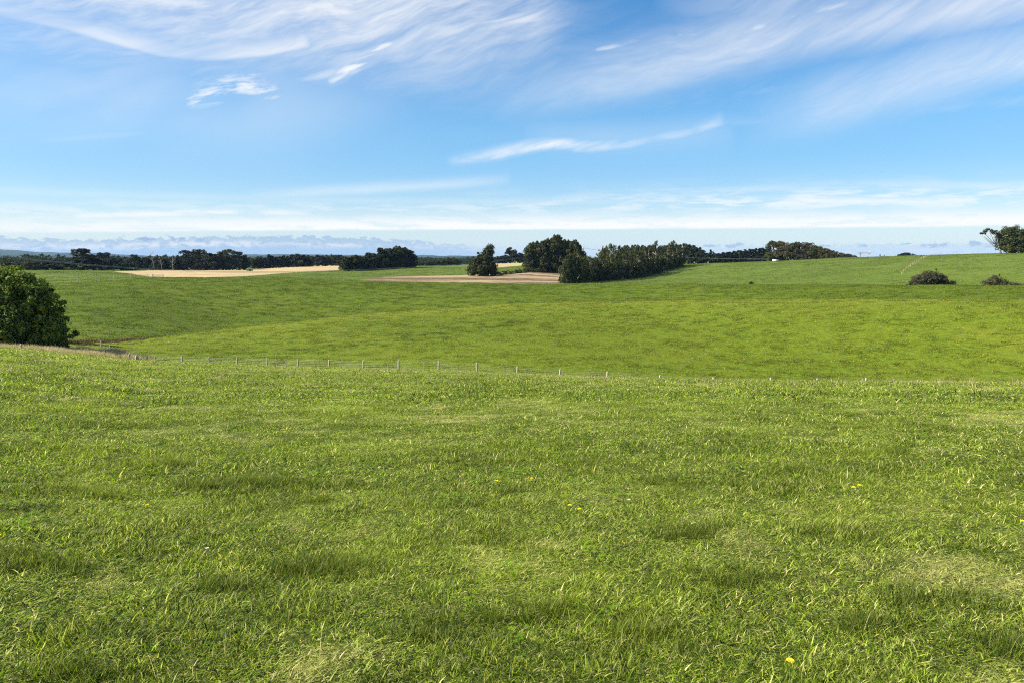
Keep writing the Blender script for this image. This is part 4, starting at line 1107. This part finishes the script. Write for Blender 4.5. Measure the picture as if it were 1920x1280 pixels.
fencedist = lambda a: np.interp(a, [f[0] for f in fl], [f[1] for f in fl])

for spec in (
    # name, r0, r1, count, fade band, tuft args
    ('near_grass', 1.6, 9.5, 38000, (1.6, 1.6, 7.0, 9.5), dict(n=72, rad=.10, hmin=.018, hmax=.070, wid=.0046, segs=3, lean=(.4, 2.3), straw=.11), G_near),
    ('middle_grass', 7.0, 22, 42000, (7.0, 9.0, 17, 22), dict(n=64, rad=.17, hmin=.025, hmax=.085, wid=.0084, segs=2, lean=(.4, 2.0), straw=.12), G_near),
    ('crest_grass', 17, 60, 60000, (17, 21, 44, 60), dict(n=50, rad=.34, hmin=.04, hmax=.115, wid=.020, segs=2, lean=(.3, 1.9), straw=.11), G_near),
    ('far_paddock_grass', 44, 114, 60000, (44, 56, 120, 125), dict(n=45, rad=.7, hmin=.06, hmax=.16, wid=.045, segs=1, lean=(.4, 1.7), straw=.11), G_near),
):
    nm, r0, r1, cnt, fb, ta, gm = spec
    X, Y, R, A = wedge(cnt, r0, r1)
    keep = (rng.random(cnt) < fade(R, *fb)) & (R < fencedist(A) - .5)
    gap = fbm(X * 3.2 + 11, Y * 3.2 + 5, 3); keep &= (gap > .40) | (rng.random(cnt) < .62); keep &= (patch(X, Y) < .8) | (rng.random(cnt) < .45)
    X, Y = X[keep], Y[keep]
    tint, hf = sward(X, Y)
    sc = .6 + .9 * rng.random(len(X)) ** 1.4
    vs = [tuft(1000 + i * 7 + int(r0 * 10), mat=gm, name='grass_tuft', **ta) for i in range(8)]
    tb = dict(ta); tb.update(n=int(ta['n'] * .45), rad=ta['rad'] * .55, hmin=ta['hmax'] * .6, hmax=ta['hmax'] * 1.2, wid=ta['wid'] * 1.2, lean=(.4, 2.0), straw=.12)
    vs += [tuft(1500 + i * 7 + int(r0 * 10), mat=gm, name='grass_tuft', **tb) for i in range(3)]
    scatter(nm, X, Y, sc, tint, vs, {'near_grass': 'bright green pasture grass with yellow flecks closest to the viewer', 'middle_grass': 'lumpy green pasture grass in the middle of the near paddock', 'crest_grass': 'green grass running up to the near paddock crest', 'far_paddock_grass': 'fine green grass on the far edge of the near paddock'}[nm], 'grass', 0.0, sc * hf)

# pasture beyond the fence: low tussocky sward
X, Y, R, A = wedge(200000, 72, 215, 37)
clump = fbm(X * .5, Y * .5, 3)
keep = (R > fencedist(A) + .8) & (rng.random(len(X)) < np.clip(.35 + 1.8 * (clump - .35), .15, 1)) & (R < np.interp(A, AZG, KD[9]) + 12)
X, Y = X[keep], Y[keep]; cl_ = clump[keep]
sc = .6 + .8 * rng.random(len(X))
vs = [tuft(3000 + i, 34, .50, .08, .28, .045, 1, (.2, 1.3), G_mid, .16, 'pasture_tuft') for i in range(8)]
rg_ = np.exp(-((np.hypot(X, Y) - np.interp(np.arctan2(X, Y), AZG, KD[9]) + 4) / 22) ** 2) * .22
scatter('hillside_grass', X, Y, sc, np.clip(.46 - rg_ + (fbm(X * .06, Y * .06, 3) - .5) * .8 + (cl_ - .5) * 1.3, 0, 1), vs, 'yellowish green tussocky pasture covering the slope beyond the wire fence', 'grass', .02, sc * (.5 + cl_))
X, Y, R, A = wedge(150000, 160, 360, 37)
clump = fbm(X * .3, Y * .3, 3)
keep = (rng.random(len(X)) < np.clip(.3 + 1.8 * (clump - .35), .1, 1)) & (R < np.interp(A, AZG, KD[11]) + 3) & (R > np.interp(A, AZG, KD[9]) + 12)
X, Y = X[keep], Y[keep]; cl_ = clump[keep]
sc = .7 + .8 * rng.random(len(X))
vs = [tuft(3100 + i, 30, .9, .10, .28, .09, 1, (.2, 1.2), G_bright, .05, 'pasture_tuft') for i in range(6)]
scatter('far_slope_grass', X, Y, sc, np.clip(.5 + (fbm(X * .03, Y * .03, 3) - .5) * .6 + (cl_ - .5) * 1.0, 0, 1), vs, 'fresh green tussocky pasture on the slope behind the middle ridge', 'grass', .02, sc * (.5 + cl_))
X, Y, R, A = wedge(110000, 262, 620, 37)
pxx, pyy, _f = project(X, Y, height(X, Y)); clump = fbm(X * .12, Y * .12, 3)
keep = (rng.random(len(X)) < np.clip(.3 + 1.8 * (clump - .35), .1, 1)) & (R > np.interp(A, AZG, KD[11]) + 4) & ~inpoly(pxx, pyy, plough) & ~inpoly(pxx, pyy, stub) & ~inpoly(pxx, pyy, stub2)
X, Y = X[keep], Y[keep]; cl_ = clump[keep]
sc = .8 + .8 * rng.random(len(X))
vs = [tuft(3200 + i, 26, 1.4, .10, .30, .15, 1, (.2, 1.2), G_upper, .05, 'pasture_tuft') for i in range(5)]
scatter('upper_pasture_grass', X, Y, sc, np.clip(.5 + (fbm(X * .02, Y * .02, 3) - .5) * 1.2 + (cl_ - .5), 0, 1), vs, 'mottled green pasture on the far paddocks and the long right-hand hill', 'grass', .02, sc * .9)

# straw: bleached stalks lying about in the near paddock
X, Y, R, A = wedge(2600, 2.0, 16, 39)
cl_ = fbm(X * .9 + 50, Y * .9, 3); keep = rng.random(len(X)) < np.clip((cl_ - .38) * 4, .06, 1) * np.clip(1.2 - R / 18, .2, 1)
X, Y = X[keep], Y[keep]
vs = [tuft(4000 + i, 6, .10, .07, .20, .0028, 4, (.7, 1.9), G_straw, .3, 'straw_tuft') for i in range(8)]
scatter('dry_straw', X, Y, .6 + .6 * rng.random(len(X)), np.full(len(X), .5), vs, 'bleached straw-coloured grass stalks lying among the near green grass', 'dry grass', -.01)
# long rank grass round the dung patches
X = []; Y = []
for x, y, r_, s_ in LP_:
    if math.hypot(x, y) < 12:
        n = int(100 * r_ * r_ * 10); X.append(x + rng.normal(size=n) * r_ * .75); Y.append(y + rng.normal(size=n) * r_ * .45)
X = np.concatenate(X); Y = np.concatenate(Y)
vs = [tuft(4200 + i, 26, .06, .06, .15, .0042, 4, (.2, 1.3), G_near, .05, 'rank_tuft') for i in range(6)]
scatter('rank_grass', X, Y, .8 + .4 * rng.random(len(X)), np.full(len(X), .95), vs, 'taller dark green rank grass round the hollows in the near paddock', 'grass')
X, Y, R, A = wedge(2600, 26, 62, 38)
vs = [tuft(4300 + i, 4, .25, .14, .34, .010, 3, (.1, .7), G_dry, .1, 'seed_stem_tuft') for i in range(6)]
scatter('seed_stems', X, Y, .7 + .6 * rng.random(len(X)), np.full(len(X), .5), vs, 'thin dry seed stems standing above the grass near the paddock crest', 'dry grass')
# tall dry grass along the hollow
def strip(pts, n, sx, sy):
    P = np.array([(p[0], p[1]) for p in pts]); t = rng.random(n) * (len(P) - 1); i = t.astype(int); f = (t - i)[:, None]
    q = P[i] * (1 - f) + P[i + 1] * f
    rr = np.hypot(q[:, 0], q[:, 1])[:, None]; dv = q / rr
    q = q + dv * rng.normal(size=(n, 1)) * sy + np.stack([dv[:, 1], -dv[:, 0]], 1) * rng.normal(size=(n, 1)) * sx
    return q[:, 0], q[:, 1]
x1, y1 = strip([at(px, D, 655) for px, D in ((-80, 113), (0, 112), (60, 111), (120, 112), (170, 114), (215, 119), (236, 122))], 5200, 1.0, 3.4)
xb, yb = strip([at(px, D, 658) for px, D in ((95, 114), (140, 116), (185, 118), (225, 120), (240, 119))], 3200, 1.4, 3.0)
x1 = np.concatenate([x1, xb]); y1 = np.concatenate([y1, yb])
x2, y2 = strip([at(px, D, 640) for px, D in ((120, 150), (170, 152), (220, 156), (265, 162))], 260, 1.0, 1.6)
x3, y3 = strip([at(px, 345 + 140 * (px - 1690) / 62, 520) for px in (1690, 1710, 1730, 1752)], 150, .5, 1.5)
x4, y4 = strip([at(px, D, 528) for px, D in ((1520, 303), (1560, 306))], 60, 1, 1.5)
x5, y5 = strip([(p[0], p[1]) for p in LINE], 900, .5, .6)
X = np.concatenate([x1, x3, x4]); Y = np.concatenate([y1, y3, y4])
scatter('wet_hollow_rushes', x2, y2, .5 + .4 * rng.random(len(x2)), np.full(len(x2), .5), [tuft(4600 + i, 45, .5, .3, .9, .06, 2, (.1, .9), G_rush, .05, 'rush_tuft') for i in range(4)], 'dark reddish brown rushes in the wet hollow beside the huge leafy tree', 'rushes')
vs = [tuft(4400 + i, 45, .35, .45, 1.3, .045, 2, (.05, .6), G_dry, .2, 'dry_tuft') for i in range(6)]
sc = (.35 + .5 * rng.random(len(X))) * (.35 + 1.5 * fbm(X * .4 + 3, Y * .4, 3)); sc[len(x1):] *= .6
scatter('tall_dry_grass', X, Y, sc, np.clip(.5 + rng.normal(size=len(X)) * .05, 0, 1), vs, 'tall straw-coloured rank grass along the wet hollow and the hill fence', 'dry grass')
vs = [tuft(4500 + i, 30, .3, .15, .45, .03, 2, (.05, .8), G_dry, .1, 'dry_tuft') for i in range(5)]
scatter('fence_line_grass', x5, y5, .6 + .6 * rng.random(len(x5)), np.full(len(x5), .55), vs, 'brownish uncut grass along the foot of the wire fence', 'dry grass')
# clover leaves
def clover(seed):
    r = random.Random(seed); V = []; T = []; sh = []; tp = []
    for _ in range(14):
        cx, cy, cz = r.gauss(0, .06), r.gauss(0, .06), r.uniform(.02, .055); rot = r.uniform(0, 6.28); s = r.uniform(.008, .014); v = r.random() * .6 + .2
        for k in range(3):
            a = rot + k * 2.094; c, s_ = math.cos(a), math.sin(a); b = len(V)
            for (u, w_) in ((0, 0), (.8, -.7), (1.6, -.6), (1.5, 0), (1.6, .6), (.8, .7)):
                V.append((cx + (u * c - w_ * s_) * s, cy + (u * s_ + w_ * c) * s, cz + .15 * s * abs(w_))); sh.append(v); tp.append(.1)
            T += [(b, b + 1, b + 2), (b, b + 2, b + 3), (b, b + 3, b + 4), (b, b + 4, b + 5)]
    return bpy.data.objects.new('clover_patch', mesh('clover_patch', V, T, None, G_clover, False, {'shade': sh, 'tip': tp}))
G_clover = m_grass('clover_leaf', (.05, .13, .006), (.12, .23, .010), (.19, .31, .015), (.22, .30, .03), .4, .05)
X, Y, R, A = wedge(2600, 2, 9, 39)
keep = (fbm(X * .8 + 90, Y * .8 + 70, 3) > .63) & (rng.random(len(X)) < .06); X, Y = X[keep], Y[keep]
scatter('clover', X, Y, .8 + .5 * rng.random(len(X)), np.full(len(X), .5), [clover(i) for i in range(5)], 'bright green clover leaves in patches among the near grass', 'clover', -.02)

# ------------------------------------------------------------------ flowers
m = new_mat('dandelion_petal'); finish((.85, .62, .02), .7, .2, transl=(.2, (1, .9, .2))) if False else finish((.90, .72, .03), .7, .2); M_pet = m
m = new_mat('white_petal'); finish((.80, .78, .74), .7, .2); M_wpet = m
m = new_mat('flower_stem'); finish((.12, .18, .04), .6, .3); M_stem = m
def flower(px, py, label, white=False, k=1.0):
    x, y, z = hit(px, py)
    d = math.hypot(x, y); x *= 1 - .09 / max(d * .35, .1) * .35; y *= 1 - .09 / max(d * .35, .1) * .35; z = H(x, y)
    o = bpy.data.objects.new('clover_flower' if white else 'dandelion', None); COL.objects.link(o); o.location = (x, y, z)
    tag(o, label, 'flower', None)
    hh = .125; r = random.Random(int(px)); lx, ly = r.uniform(-.01, .01), -.01
    mb = MB(); mb.tube([(0, 0, 0), (lx * .4, ly * .4, hh * .5), (lx, ly, hh)], [.0022, .002, .0018], 6); mb.build('stem', M_stem, o)
    mb = MB(); n = 0; R = .020 * k
    for ring, (cnt, ln_, up) in enumerate(((16, 1.0, .15), (14, .8, .45), (10, .5, .8))):
        for i in range(cnt):
            a = 2 * math.pi * (i + ring * .4) / cnt + r.uniform(-.05, .05); c, s = math.cos(a), math.sin(a); w_ = R * .17
            base = Vector((lx, ly, hh)); tipv = base + Vector((c * R * ln_, s * R * ln_ , R * up * ln_ + (.004 if white else 0)))
            side = Vector((-s, c, 0)) * w_; mid = base.lerp(tipv, .6) + Vector((0, 0, R * .08))
            mb.add([tuple(base), tuple(mid - side), tuple(tipv), tuple(mid + side)], None, [(0, 1, 2), (0, 2, 3)])
    mb.build('flower_head', M_wpet if white else M_pet, o)
for px, py, lb in ((930, 918, 'yellow dandelion, leftmost of the two near the small dark hollow in mid-paddock'), (998, 914, 'yellow dandelion just right of the small dark hollow in mid-paddock'),
                   (1068, 966, 'yellow dandelion, upper bloom of the close pair in the middle of the paddock'), (1087, 974, 'yellow dandelion, lower bloom of the close pair in the middle of the paddock'),
                   (1597, 933, 'yellow dandelion, brighter of the two touching ones towards the right'), (1610, 929, 'smaller dandelion touching its brighter neighbour towards the right'),
                   (1834, 872, 'small dandelion alone near the right edge, below the dark grass clumps'), (1482, 1266, 'large yellow dandelion alone at the bottom edge of the picture'),
                   (1916, 1000, 'yellow dandelion cut by the right edge of the picture'), (3, 1029, 'yellow dandelion cut by the left edge of the picture'),
                   (279, 968, 'small dull dandelion alone in grass towards the left'), (1303, 757, 'tiny yellow dandelion high up near the paddock crest')):
    flower(px, py, lb)
for px, py, lb in ((1178, 957, 'small white clover bloom right of the close dandelion pair'), (390, 1052, 'small white clover bloom above the big dark grass clump'), (1518, 779, 'tiny white clover bloom near the paddock crest')):
    flower(px, py, lb, True, .8)

# ------------------------------------------------------------------ air
m = new_mat('hazy_air')
pv = m.node_tree.nodes.new('ShaderNodeVolumePrincipled'); pv.inputs['Color'].default_value = (.33, .58, 1.0, 1); pv.inputs['Density'].default_value = 2.5e-5
ou = m.node_tree.nodes.new('ShaderNodeOutputMaterial'); m.node_tree.links.new(pv.outputs[0], ou.inputs['Volume'])
mb = MB(); lo, hi = -60.0, 135.0
mb.box((0, 0, (lo + hi) / 2), (33500, 33500, hi - lo))
hzo = mb.build('haze', m); tag(hzo, kind='stuff'); hzo['label'] = 'thin blue air fading the far hills'; hzo['category'] = 'haze'
